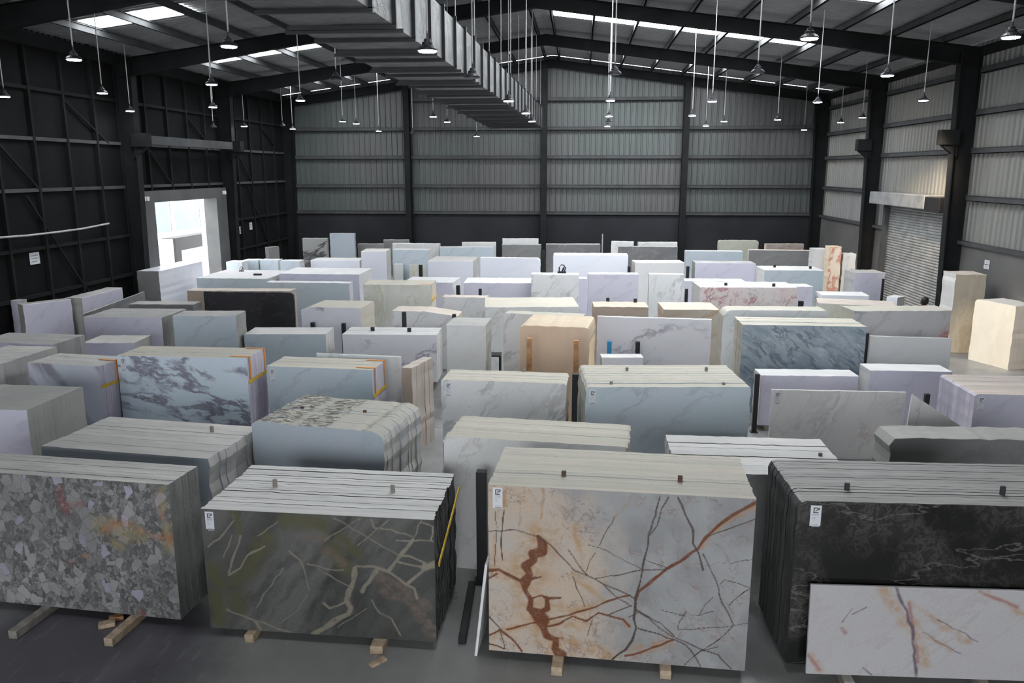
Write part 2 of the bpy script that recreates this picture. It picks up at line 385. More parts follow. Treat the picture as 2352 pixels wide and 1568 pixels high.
def right_piece(name, a, b, z0):
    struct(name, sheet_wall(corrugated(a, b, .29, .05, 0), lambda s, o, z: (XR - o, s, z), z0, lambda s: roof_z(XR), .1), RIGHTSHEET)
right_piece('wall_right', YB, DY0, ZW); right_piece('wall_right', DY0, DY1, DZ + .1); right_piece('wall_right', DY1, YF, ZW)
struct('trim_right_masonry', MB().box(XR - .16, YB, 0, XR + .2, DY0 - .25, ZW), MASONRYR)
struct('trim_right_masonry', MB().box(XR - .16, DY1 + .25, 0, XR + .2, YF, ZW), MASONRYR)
struct('trim_right_ledge', MB().box(XR - .26, YB, ZW - .06, XR - .05, DY0 - .25, ZW + .05), STEEL2)
struct('trim_right_ledge', MB().box(XR - .26, DY1 + .25, ZW - .06, XR - .05, YF, ZW + .05), STEEL2)
# opening added in the unseen rear end to bring daylight onto slab fronts
struct('wall_back', MB().box(XL, YB - .3, 0, XL + 2.7, YB, 11).box(XR - 2.4, YB - .3, 0, XR, YB, 11).box(XL + 2.7, YB - .3, 8.3, XR - 2.4, YB, 11), DARKPANEL)
LY0, LY1, LZ = 28.1, 33.2, 4.2           # open gateway in the left wall
struct('wall_left', MB().box(XL - .2, YB, 0, XL, LY0, 9.4).box(XL - .2, LY1, 0, XL, YF, 9.4).box(XL - .2, LY0, LZ, XL, LY1, 9.4), DARKPANEL)
def roof_half(side):
    xe = XL - .2 if side < 0 else XR + .2
    prof = corrugated(YB, YF, .25, -.04, 0); mb = MB(); vs = []; n = len(prof)
    strips = [(y - .62, y + .62) if side < 0 else (y - .85, y + .85) for y in SKY_Y]
    for s, o in prof: vs += [(XC, s, roof_z(XC) + .06 + o), (xe, s, roof_z(xe) + .06 + o), (XC, s, roof_z(XC) + .16), (xe, s, roof_z(xe) + .16)]
    fs = []
    for i in range(n - 1):
        m = (prof[i][0] + prof[i + 1][0]) / 2
        fs += [(4 * i, 4 * i + 1, 4 * i + 5, 4 * i + 4), (4 * i + 2, 4 * i + 6, 4 * i + 7, 4 * i + 3)]
    return mb.add(vs, fs)
SKY_Y = [(a + b) / 2 for a, b in zip(FRAMES[:-1], FRAMES[1:])]
struct('ceiling_left', roof_half(-1), ROOFSHEET); struct('ceiling_right', roof_half(1), ROOFSHEET)
PUR_L = [XC - .35 - 1.53 * i for i in range(10)]; PUR_R = [XC + .35 + 1.53 * i for i in range(10)]
def purlin(x):
    z = roof_z(x) - .02
    mb = MB().box(x - .03, YB, z - .2, x + .01, YF, z).box(x - .03, YB, z - .2, x + .05, YF, z - .185).box(x - .03, YB, z - .015, x + .05, YF, z)
    struct('trim_purlin', mb, STEEL2)
for x in PUR_L + PUR_R: purlin(x)
# daylight sheets: one bay-wide strip across the roof, split by the purlins
nwin = 0
for y in SKY_Y:
    for lst, sgn, hw, lim in ((PUR_L, -1, .55, 9), (PUR_R, 1, .8, 7)):
        for i in range(lim - 1 if sgn > 0 else lim - 1):
            a, b = lst[i], lst[i + 1]
            if y < 5 or (y < 12 and i % 3) or (y < 18 and i % 2): continue
            if sgn < 0 and not (i >= 6 or (i == 5 and y != SKY_Y[2]) or (y > 36 and i < 2)): continue
            x0, x1 = a + sgn * .07, b - sgn * .05
            nwin += 1
            mb = MB(); vs = []
            for (x, yy) in ((x0, y - hw), (x1, y - hw), (x1, y + hw), (x0, y + hw)):
                vs.append((x, yy, roof_z(x) + .005))
            vs += [(p[0], p[1], p[2] + .012) for p in vs]
            mb.add(vs, [(0, 1, 2, 3), (4, 7, 6, 5), (0, 4, 5, 1), (1, 5, 6, 2), (2, 6, 7, 3), (3, 7, 4, 0)])
            struct('window_%d' % nwin, mb, SKYM)
def ibeam(mb, a, b, da, db, w=.24, tf=.025, tw=.02):
    """tapered I section hung under the line a-b (tops); da, db its depth"""
    a = Vector(a); b = Vector(b)
    for s0, s1, wid in ((0, tf, w), (None, None, w), (0, 1, tw)):
        if s0 is None: ta, ba, tb_, bb = da - tf, da, db - tf, db
        elif s1 == 1: ta, ba, tb_, bb = 0, da, 0, db
        else: ta, ba, tb_, bb = 0, tf, 0, tf
        vs = []
        for p, t0, b0 in ((a, ta, ba), (b, tb_, bb)):
            for dy in (-wid / 2, wid / 2):
                vs += [(p.x, p.y + dy, p.z - t0), (p.x, p.y + dy, p.z - b0)]
        mb.add(vs, [(0, 1, 5, 4), (2, 6, 7, 3), (0, 4, 6, 2), (1, 3, 7, 5), (0, 2, 3, 1), (4, 5, 7, 6)])
def column(x, y, sgn, ztop):
    """wall column: sgn +1 stands at the right wall; flange faces the hall"""
    d0, d1 = .42, .62; mb = MB(); xi = x - sgn * .02
    def slabx(xa_b, xb_b, xa_t, xb_t, hw):
        mb.add([(xa_b, y - hw, 0), (xb_b, y - hw, 0), (xb_b, y + hw, 0), (xa_b, y + hw, 0), (xa_t, y - hw, ztop), (xb_t, y - hw, ztop), (xb_t, y + hw, ztop), (xa_t, y + hw, ztop)],
               [(0, 3, 2, 1), (4, 5, 6, 7), (0, 1, 5, 4), (1, 2, 6, 5), (2, 3, 7, 6), (3, 0, 4, 7)])
    slabx(xi, xi - sgn * .03, xi, xi - sgn * .03, .16)
    slabx(xi - sgn * d0, xi - sgn * (d0 + .03), xi - sgn * d1, xi - sgn * (d1 + .03), .16)
    slabx(xi, xi - sgn * d0, xi, xi - sgn * d1, .015)
    mb.box(min(xi, xi - sgn * .7), y - .22, 0, max(xi, xi - sgn * .7), y + .22, .03)
    struct('trim_column', mb, STEEL)
for y in FRAMES:
    last = y > 40 or y < -10
    for sgn, xe in ((-1, XL + .1), (1, XR - .2)):
        mb = MB(); top = lambda x: roof_z(x) - .23
        de, dr = (.42, .36) if last else (.60, .42)
        xm = XC + (xe - XC) * .62
        ibeam(mb, (XC, y, top(XC)), (xm, y, top(xm)), dr, dr + .03)
        ibeam(mb, (xm, y, top(xm)), (xe, y, top(xe)), dr + .03, de)
        struct('trim_rafter', mb, STEEL)
        column(XL if sgn < 0 else XR - .16, y, sgn, top(xe) - .1)
# far-wall columns, girts on the far and the right wall
for x in (-9.0, -1.88, 5.27):
    z1 = roof_z(x) - .5
    struct('trim_column', MB().box(x - .15, YF - .62, 0, x + .15, YF - .59, z1).box(x - .015, YF - .6, 0, x + .015, YF - .2, z1).box(x - .15, YF - .22, 0, x + .15, YF - .19, z1), STEEL)
cols = [XL + .3, -9.0, -1.88, 5.27, XR - .3]
for z in (3.12, 4.5, 5.98, 7.42, 8.86):
    for a, b in zip(cols[:-1], cols[1:]):
        if z > 8 and (a < -12 or b > 11): 
            continue
        struct('trim_girt', MB().box(a + .16, YF - .22, z - .09, b - .16, YF - .06, z - .07).box(a + .16, YF - .22, z - .09, b - .16, YF - .20, z + .09).box(a + .16, YF - .24, z + .075, b - .16, YF - .06, z + .09), STEEL2)
for z in (4.45, 5.9, 7.05, 8.3):
    for a, b in zip(FRAMES[1:5], FRAMES[:4]):
        if z == 4.45 and a == 26.9: continue
        struct('trim_girt', MB().box(XR - .22, a + .17, z - .09, XR - .06, b - .17, z - .07).box(XR - .22, a + .17, z - .09, XR - .2, b - .17, z + .09).box(XR - .24, a + .17, z + .075, XR - .06, b - .17, z + .09), STEEL2)
# left wall framing: studs, rails and braces over the dark panels
for a, b in zip(FRAMES[1:5], FRAMES[:4]):
    n = 5
    for i in range(1, n):
        y = a + (b - a) * i / n
        if LY0 - 1.1 < y < LY1 + 1.1: z0 = LZ + .4
        else: z0 = 0
        struct('trim_stud', MB().box(XL, y - .05, z0, XL + .12, y + .05, 9.2), STEEL)
    for z in (1.75, 3.1, 4.75, 6.2, 7.6):
        if z < 4.5 and a == 26.9: continue
        struct('trim_rail', MB().box(XL, a + .2, z - .05, XL + .1, b - .2, z + .05), STEEL2 if z in (4.75, 6.2) else STEEL)
    st = (b - a) / n
    for (i, z0), (j, z1) in (((0, 7.4), (2, 4.75)), ((1.6, 4.6), (3, 1.75)), ((3, 7.4), (4.4, 6.2)), ((3, 1.75), (4, .3))):
        if a == 26.9 and z0 < 5: continue
        struct('trim_brace', MB().bar((XL + .09, a + i * st, z0), (XL + .09, a + j * st, z1), .05, .06), STEEL)
struct('trim_eave_beam', MB().box(XL, YB, 8.75, XL + .22, YF, 9.1), STEEL)
struct('trim_eave_beam', MB().box(XR - .3, YB, 8.75, XR - .1, YF, 9.0), STEEL)
# crane brackets on the columns
for sgn, x in ((-1, XL), (1, XR - .16)):
    for y in FRAMES[1:4]:
        struct('trim_bracket', MB().box(min(x - sgn * .45, x - sgn * 1.0), y - .18, 6.1, max(x - sgn * .45, x - sgn * 1.0), y + .18, 6.55)
               .add([(x - sgn * .45, y - .1, 5.7), (x - sgn * .45, y + .1, 5.7), (x - sgn * .95, y + .1, 6.1), (x - sgn * .95, y - .1, 6.1), (x - sgn * .45, y + .1, 6.1), (x - sgn * .45, y - .1, 6.1)],
                    [(0, 1, 2, 3), (0, 3, 5), (1, 4, 2), (0, 5, 4, 1)]), STEEL)
struct('trim_beam', MB().box(XL + .5, 27.3, 6.2, XL + .7, 34.3, 6.5), STEEL2)
# roller shutter door
dr = tag(empty('door_1', (XR - .1, DY0, 0)), kind='structure')
mb = MB(); k = 0; z = 0.02; prof = []
while z < DZ - .02:
    prof += [(0, z), (.035, z + .02), (.045, z + .05), (.035, z + .08), (0, z + .098)]; z += .1
vs = []
for o, z in prof: vs += [(-o, 0, z), (-o, DY1 - DY0, z)]
vs += [(.03, 0, 0), (.03, DY1 - DY0, 0), (.03, 0, DZ), (.03, DY1 - DY0, DZ)]
n = len(prof); fs = [(2 * i, 2 * i + 1, 2 * i + 3, 2 * i + 2) for i in range(n - 1)] + [(2 * n, 2 * n + 2, 2 * n + 3, 2 * n + 1)]
mb.add(vs, fs); mb.build('shutter_curtain', GALV, parent=dr)
MB().box(-.22, -.22, 0, .02, .0, DZ).build('guide_rail', STEEL2, parent=dr)
MB().box(-.22, DY1 - DY0, 0, .02, DY1 - DY0 + .22, DZ).build('guide_rail', STEEL2, parent=dr)
MB().box(-.62, .85, DZ - .05, .0, DY1 - DY0 + .75, DZ + .42).build('shutter_hood', GALV, parent=dr, bevel=.02)
MB().box(-.62, -.35, DZ - .12, .0, .83, DZ + .38).build('motor_box', BLACKM, parent=dr, bevel=.02)
# gateway surround in the left wall
gw = tag(empty('door_2', (XL, LY0, 0)), kind='structure')
GATE = plain('gate_surround_grey', (.10, .10, .098), .5, .1, .15, 1)
L = LY1 - LY0
MB().box(-.25, -1.0, 0, .32, .03, LZ + .38).build('gate_jamb', GATE, parent=gw)
MB().box(-.25, L - .03, 0, .32, L + .95, LZ + .38).build('gate_jamb', GATE, parent=gw)
MB().box(-.25, .03, LZ - .03, .32, L - .03, LZ + .38).build('gate_lintel', GATE, parent=gw)
MB().box(.30, -.85, LZ + .05, .42, -.7, LZ + .2).box(.30, -.62, LZ + .05, .42, -.47, LZ + .2).box(.30, L + .6, LZ + .1, .42, L + .75, LZ + .25).build('gate_sensor', WHITE, parent=gw)
# what shows through the gateway
PAVE = plain('sunlit_paving', (.75, .75, .74), .8); RENDERW = plain('white_render', (.85, .86, .88), .7)
GLASSB = plain('blue_glass_front', (.15, .20, .24), .5, 0, .1, .8)
struct('ground', MB().box(-45, 5, -.3, XL - .4, 70, -.02).box(-45, -60, -.3, 45, YB - .4, -.02), PAVE)
def pos_x(px, py, X): y, z = at_x(px, py, X); return y, z
fac = empty('glass_front_building', (-30, 40, 0)); tag(fac, 'white building with pale blue glass front seen through the open gateway', 'building')
MB().box(-4, -6, 0, 0, 28, .9).box(-4, -6, 5.5, 0, 28, 7).box(-4, -6, .9, -.3, 28, 5.5).build('wall', RENDERW, parent=fac)
for i in range(7):
    p = MB().box(-.29, -5.5 + i * 4.6, .9, -.22, -1.3 + i * 4.6, 5.5).build('window', GLASSB, parent=fac)
    MB().box(-.22, -5.6 + i * 4.6, .9, -.05, -5.4 + i * 4.6, 5.5).build('window_frame', RENDERW, parent=fac)
ar = empty('stone_arch', (-20.5, 0, 0)); tag(ar, 'grey brown stone frame standing outside the open gateway', 'arch')
ya, za = at_x(387, 547, -20.5); yb_, zb = at_x(402, 575, -20.5); yc, zc = at_x(500, 528, -20.5)
MB().box(-.35, ya, 0, .35, yb_, za).box(-.35, yc - (yb_ - ya), 0, .35, yc, za).box(-.35, yb_, zb, .35, yc - (yb_ - ya), za).build('arch_frame', M['outdoor_stone'], parent=ar)
yp, zp = at_x(376, 550, -20.0)
tag(MB().box(-20.3, yp - .5, 0, -19.7, yp + .3, zp).build('gate_pillar', RENDERW), 'white pillar left of the stone frame outside the gateway', 'pillar')
for (px0, px1, py, X, nm) in ((412, 440, 575, -23, 'pale lavender stone block seen through the stone frame'), (440, 478, 566, -24.2, 'white stone block seen beside the lavender one through the gateway')):
    y0, z0 = at_x(px0, py, X); y1, _ = at_x(px1, py, X)
    tag(MB().box(X - .8, y0, 0, X, y1, z0).build('stone_block', M['white_bright_marble'], bevel=.01), nm, 'stone block', kind='thing')
yq, zq = at_x(476, 460, XL - .7); yq2, _ = at_x(484, 460, XL - .7)
tag(MB().box(XL - .95, yq - .25, 0, XL - .6, yq2 + .15, 4.4).build('gate_post', RENDERW), 'white post at the inner side of the open gateway', 'post')

# ------------------------------------------------------------------ stone: slabs and blocks
ORD = 'first second third fourth fifth sixth seventh eighth ninth tenth eleventh twelfth thirteenth fourteenth fifteenth sixteenth seventeenth eighteenth nineteenth twentieth twenty-first twenty-second twenty-third twenty-fourth twenty-fifth twenty-sixth'.split()
def outline(w, h, rough, rc=(0, 0), step=.12, cut=None, rng=random, rt=None):
    """front outline (x, z), counter-clockwise from bottom left; rc = top corner radii, cut = (side, dx, dz) slanted top corner"""
    rt = rough if rt is None else rt
    pts = [(0, 0), (w, 0)]
    right = []; top = []
    rl, rr = rc
    cl = cr = None
    if cut:
        if cut[0] == 'R': cr = cut[1:]
        elif cut[0] == 'L': cl = cut[1:]
    if cr: pts += [(w, h - cr[1]), (w - cr[0], h)]
    elif rr: pts += [(w - rr + rr * math.cos(a), h - rr + rr * math.sin(a)) for a in [i * math.pi / 10 for i in range(6)]]
    else: pts += [(w, h)]
    if cl: pts += [(cl[0], h), (0, h - cl[1])]
    elif rl: pts += [(rl - rl * math.sin(a), h - rl + rl * math.cos(a)) for a in [i * math.pi / 10 for i in range(6)]]
    else: pts += [(0, h)]
    res = []
    for i, p in enumerate(pts):
        q = pts[(i + 1) % len(pts)]; d = math.hypot(q[0] - p[0], q[1] - p[1]); n = max(1, int(d / step))
        base = p[1] == 0 and q[1] == 0
        for k in range(n):
            t = k / n; x = p[0] + (q[0] - p[0]) * t; z = p[1] + (q[1] - p[1]) * t
            if not base:
                topish = z > h - .01
                x += rng.uniform(-1, 1) * (rough if not topish else rough * .3) if z > 0 else 0
                z += rng.uniform(-1, .4) * (rt if topish else rough * .2) if z > 0 else 0
            res.append((x, max(z, 0)))
    return res
def slab_mesh(name, pts, th, face, edge_m, side_m=None):
    n = len(pts)
    vs = [(x, 0, z) for x, z in pts] + [(x, th, z) for x, z in pts]
    fs = [tuple(range(n)), tuple(range(2 * n - 1, n - 1, -1))] + [(i, i + n, (i + 1) % n + n, (i + 1) % n) for i in range(n)]
    me = bpy.data.meshes.new(name); me.from_pydata(vs, [], fs)
    me.materials.append(face); me.materials.append(edge_m)
    mi = [1] * n
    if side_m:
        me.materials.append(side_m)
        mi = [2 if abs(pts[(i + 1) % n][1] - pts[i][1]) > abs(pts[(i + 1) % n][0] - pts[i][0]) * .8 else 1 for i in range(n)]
    me.polygons.foreach_set('material_index', [0, 0] + mi)
    me.update(); return me
def frame(xl, yl, xr, yr, h, ang=None):
    """front top edge on the plan: origin, direction, width"""
    a = at_z(xl, yl, h)
    if yr is None:
        t = math.radians(-1.0 if ang is None else ang); u = Vector((math.cos(t), math.sin(t)))
        # meet the vertical sight plane of column xr
        x0, y0, _ = ray(xr, yl); nrm = Vector((y0, -x0))
        s = -(a.dot(nrm)) / u.dot(nrm); w = s
    else:
        b = at_z(xr, yr, h); u = (b - a); w = u.length; u.normalize()
    return a, u, w
FOOT = []
def stack(where, xl, yl, xr, yr, yb, h, face, edge_m, n=1, label='', z0=0.0, rough=.008, rc=(0, 0), cut=None, ang=None, t=None, gaps=(), th_in=None, rt=None, cat=None, first=None, group=None, side=None):
    """a stack of n upright slabs (n = 1: one solid body, mostly standing for an unsplit slab bundle) whose front top edge runs from (xl, yl) to (xr, yr); yb = far top edge"""
    a, u, w = frame(xl, yl, xr, yr, h, ang)
    v = Vector((-u.y, u.x))
    if v.dot(HEAD) < 0 and t is None: v = -v
    if t is None: t = (dist(yb, h) - dist(yl, h)) / max(.3, v.dot(HEAD))
    rz = math.atan2(u.y, u.x)
    fm = M[face] if isinstance(face, str) else face
    FOOT.append((where, a, u, v, w, t))
    hh = h - z0
    if n == 1:
        me = slab_mesh('stone_block', outline(w, hh, rough, rc, cut=cut, rt=rt), t, fm, edge_m, side)
        bm = bmesh.new(); bm.from_mesh(me); bmesh.ops.bevel(bm, geom=[e for e in bm.edges if e.calc_face_angle(0) > .6 and (abs(e.verts[0].co.y - e.verts[1].co.y) < 1e-5)], offset=.006, segments=1, affect='EDGES'); bm.to_mesh(me); bm.free()
        o = link('stone_block' if t > .12 else 'stone_slab', me, None, (a.x, a.y, z0), rz)
        tag(o, label, cat or ('stone block' if t > .12 else 'stone slab'), group, 'thing')
        return [o]
    gap = .003; extra = sum(g for _, g in gaps)
    th = (t - extra - gap * (n - 1)) / n; y = 0; out = []
    base = outline(w, hh, rough, rc, cut=cut, rt=min(rough * .5, .006) if rt is None else rt)
    for i in range(n):
        for gi, gg in gaps:
            if gi == i: y += gg
        hi = hh - (random.uniform(0, .008) if i else 0)
        dx = random.uniform(-1, 1) * rough * .7 if i else 0
        m_i = first if (i == 0 and first) else fm
        q = rough * .3
        pts = [(x + (random.uniform(-q, q) if z > 0 else 0), z * hi / hh - (random.uniform(0, .003) if z > hh * .5 else 0)) for x, z in base]
        me = slab_mesh('stone_slab', pts, th, m_i, edge_m, side)
        p = a + v * y + u * dx
        o = link('stone_slab', me, None, (p.x, p.y, z0), rz)
        lb = label if i == 0 else '%s slab from the front in the %s' % (ORD[i], where)
        tag(o, lb, 'stone slab', group or 'slabs of the ' + where, 'thing')
        out.append(o); y += th + gap
    return out

# --- mapped veins: polylines drawn on a slab face, given on a (u, v) face square
def seg_mask(U, V, pl, w, soft=1.0, wob=0.0, seed=0):
    """anti-aliased polyline mask with a wavering outline; coordinates in metres"""
    res = np.zeros_like(U)
    rng = np.random.RandomState(seed)
    pts = []
    for i in range(len(pl) - 1):
        (x0, y0), (x1, y1) = pl[i][:2], pl[i + 1][:2]; w0 = pl[i][2] if len(pl[i]) > 2 else w; w1 = pl[i + 1][2] if len(pl[i + 1]) > 2 else w
        L_ = math.hypot(x1 - x0, y1 - y0); n = max(1, int(L_ / .07))
        for k in range(n):
            t = k / n; j = wob if (i or k) else 0
            pts.append((x0 + (x1 - x0) * t + rng.uniform(-j, j), y0 + (y1 - y0) * t + rng.uniform(-j, j), (w0 + (w1 - w0) * t) * rng.uniform(.7, 1.25)))
    p = pl[-1]; pts.append((p[0], p[1], p[2] if len(p) > 2 else w))
    for (x0, y0, w0), (x1, y1, w1) in zip(pts[:-1], pts[1:]):
        m = max(w0, w1) * (1 + soft) + .02
        sel = (U > min(x0, x1) - m) & (U < max(x0, x1) + m) & (V > min(y0, y1) - m) & (V < max(y0, y1) + m)
        if not sel.any(): continue
        u = U[sel]; v = V[sel]; dx, dy = x1 - x0, y1 - y0; q = dx * dx + dy * dy + 1e-9
        t = np.clip(((u - x0) * dx + (v - y0) * dy) / q, 0, 1)
        d = np.hypot(u - x0 - t * dx, v - y0 - t * dy); ww = w0 + (w1 - w0) * t
        k = np.clip((ww * (1 + soft * .5) - d) / (ww * soft + 1e-6), 0, 1); k = k * k * (3 - 2 * k)
        res[sel] = np.maximum(res[sel], k)
    return res
def veined_face(o, w, h, th, masks, face, edge_m, side_m=None, res=.0095, shape=None):
    """replace the slab's mesh by one whose front is a fine grid that carries the 'veins' masks"""
    nx, nz = int(w / res), int(h / res)
    X, Z = np.meshgrid(np.linspace(0, 1, nx + 1), np.linspace(0, 1, nz + 1))
    PX, PZ = X * w, Z * h
    if shape: PX, PZ = shape(X, Z, w, h)
    front = np.stack([PX, np.zeros_like(PX), PZ], -1).reshape(-1, 3)
    idx = np.arange((nx + 1) * (nz + 1)).reshape(nz + 1, nx + 1)
    q = np.stack([idx[:-1, :-1], idx[:-1, 1:], idx[1:, 1:], idx[1:, :-1]], -1).reshape(-1, 4)
    ring = list(idx[0, :]) + list(idx[1:, -1]) + list(idx[-1, -2::-1]) + list(idx[-2:0:-1, 0])
    nb = len(front); back = front[ring].copy(); back[:, 1] = th
    m = len(ring)
    fs = [tuple(int(i) for i in r) for r in q]
    fs += [(int(ring[i]), nb + i, nb + (i + 1) % m, int(ring[(i + 1) % m])) for i in range(m)]
    fs.append(tuple(nb + i for i in range(m - 1, -1, -1)))
    me = bpy.data.meshes.new('stone_slab'); me.from_pydata(np.vstack([front, back]).tolist(), [], fs)
    me.materials.append(face); me.materials.append(edge_m)
    if side_m: me.materials.append(side_m)
    me.polygons.foreach_set('material_index', [0] * len(q) + [2 if side_m and (nx <= i < nx + nz or i >= 2 * nx + nz) else 1 for i in range(m)] + [0])
    at = me.attributes.new('veins', 'FLOAT_COLOR', 'POINT')
    col = np.zeros((len(front) + m, 4), np.float32); col[:, 3] = 1
    for ch, mk in zip((0, 1, 2), masks):
        col[:nb, ch] = mk(PX, PZ).reshape(-1)
    at.data.foreach_set('color', col.reshape(-1))
    me.update(); o.data = me
class FaceMap:
    """photo coordinates on a slab's face -> metres on that face"""
    def __init__(s, tl, tr, br, bl, w, h): s.c = (tl, tr, br, bl); s.w = w; s.h = h
    def uv(s, x, y):
        tl, tr, br, bl = s.c; u = v = .5
        for _ in range(12):
            tx = tl[0] + (tr[0] - tl[0]) * u, tl[1] + (tr[1] - tl[1]) * u
            bx = bl[0] + (br[0] - bl[0]) * u, bl[1] + (br[1] - bl[1]) * u
            v = (y - tx[1]) / (bx[1] - tx[1])
            lx = tl[0] + (bl[0] - tl[0]) * v; rx = tr[0] + (br[0] - tr[0]) * v
            u = (x - lx) / (rx - lx)
        return u * s.w, (1 - v) * s.h
    def line(s, pl, k):
        return [s.uv(*p[:2]) + ((p[2] * k,) if len(p) > 2 else ()) for p in pl]
def masks_from(fm, groups, k):
    """groups: {channel: [(polyline, half width, softness, waver)]}"""
    out = []
    for ch in 'RGB':
        items = groups.get(ch, [])
        def f(PX, PZ, items=items):
            r = np.zeros_like(PX)
            for i, (pl, w, soft, wob) in enumerate(items):
                r = np.maximum(r, seg_mask(PX, PZ, fm.line(pl, k), w * k, soft, wob, i) * (1 if soft < 2 else .8))
            return r
        out.append(f)
    return out

# ------------------------------------------------------------------ first row
A1 = stack('grey breccia stack', -190, 1072, 385, 1113, 1071, 1.8, 'grey_breccia_marble', E_GREY, 9, 'grey breccia slab with pale clasts and a dark red patch, front of its stack', z0=.1, t=.62, rough=.006, side=E_SHADED)
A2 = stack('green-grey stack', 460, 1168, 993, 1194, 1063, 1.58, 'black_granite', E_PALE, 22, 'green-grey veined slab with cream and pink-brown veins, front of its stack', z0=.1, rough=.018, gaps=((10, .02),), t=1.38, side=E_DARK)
A3 = stack('gold-veined stack', 1121, 1113, 1736, 1146, 1022, 2.05, 'pale_grey_marble', E_CREAM, 18, 'grey and cream slab with rust and brown branching veins, front of its stack', z0=.1, rough=.012, gaps=((6, .025),), t=1.22)
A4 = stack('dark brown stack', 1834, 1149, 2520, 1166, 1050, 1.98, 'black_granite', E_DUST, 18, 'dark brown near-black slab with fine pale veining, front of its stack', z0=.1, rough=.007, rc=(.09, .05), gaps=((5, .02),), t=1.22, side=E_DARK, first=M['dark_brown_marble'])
A5 = stack('warm white slab', 1868, 1350, 2430, 1366, None, 1.09, 'warm_white_marble', E_PALE, 1, 'low warm white slab with orange and purple diagonal veins leaning on the dark stack', z0=.1, t=.03, cat='stone slab')
def set_front(sl, masks, face, edge_m, side_m=None):
    me = sl.data; xs = [v.co.x for v in me.vertices]; zs = [v.co.z for v in me.vertices]; ys = [v.co.y for v in me.vertices]
    veined_face(sl, max(xs), max(zs), max(ys), masks, face, edge_m, side_m)
def dims(o):
    vs = o.data.vertices; return max(v.co.x for v in vs), max(v.co.z for v in vs)
w3, h3 = dims(A3[0]); k3 = w3 / 2020.0
f3 = FaceMap((75, 50), (2120, 155), (2030, 1485), (58, 1330), w3, h3)
rust = [[(465, 440, 16), (498, 490, 36), (495, 560, 34), (425, 575, 40), (425, 625, 40), (368, 655, 32), (390, 735, 22), (352, 785, 40), (358, 850, 24), (392, 930, 20), (392, 1005, 28), (450, 1035, 52), (480, 1085, 52), (492, 1150, 30), (515, 1205, 28), (590, 1240, 30), (588, 1320, 30), (625, 1365, 52)]]
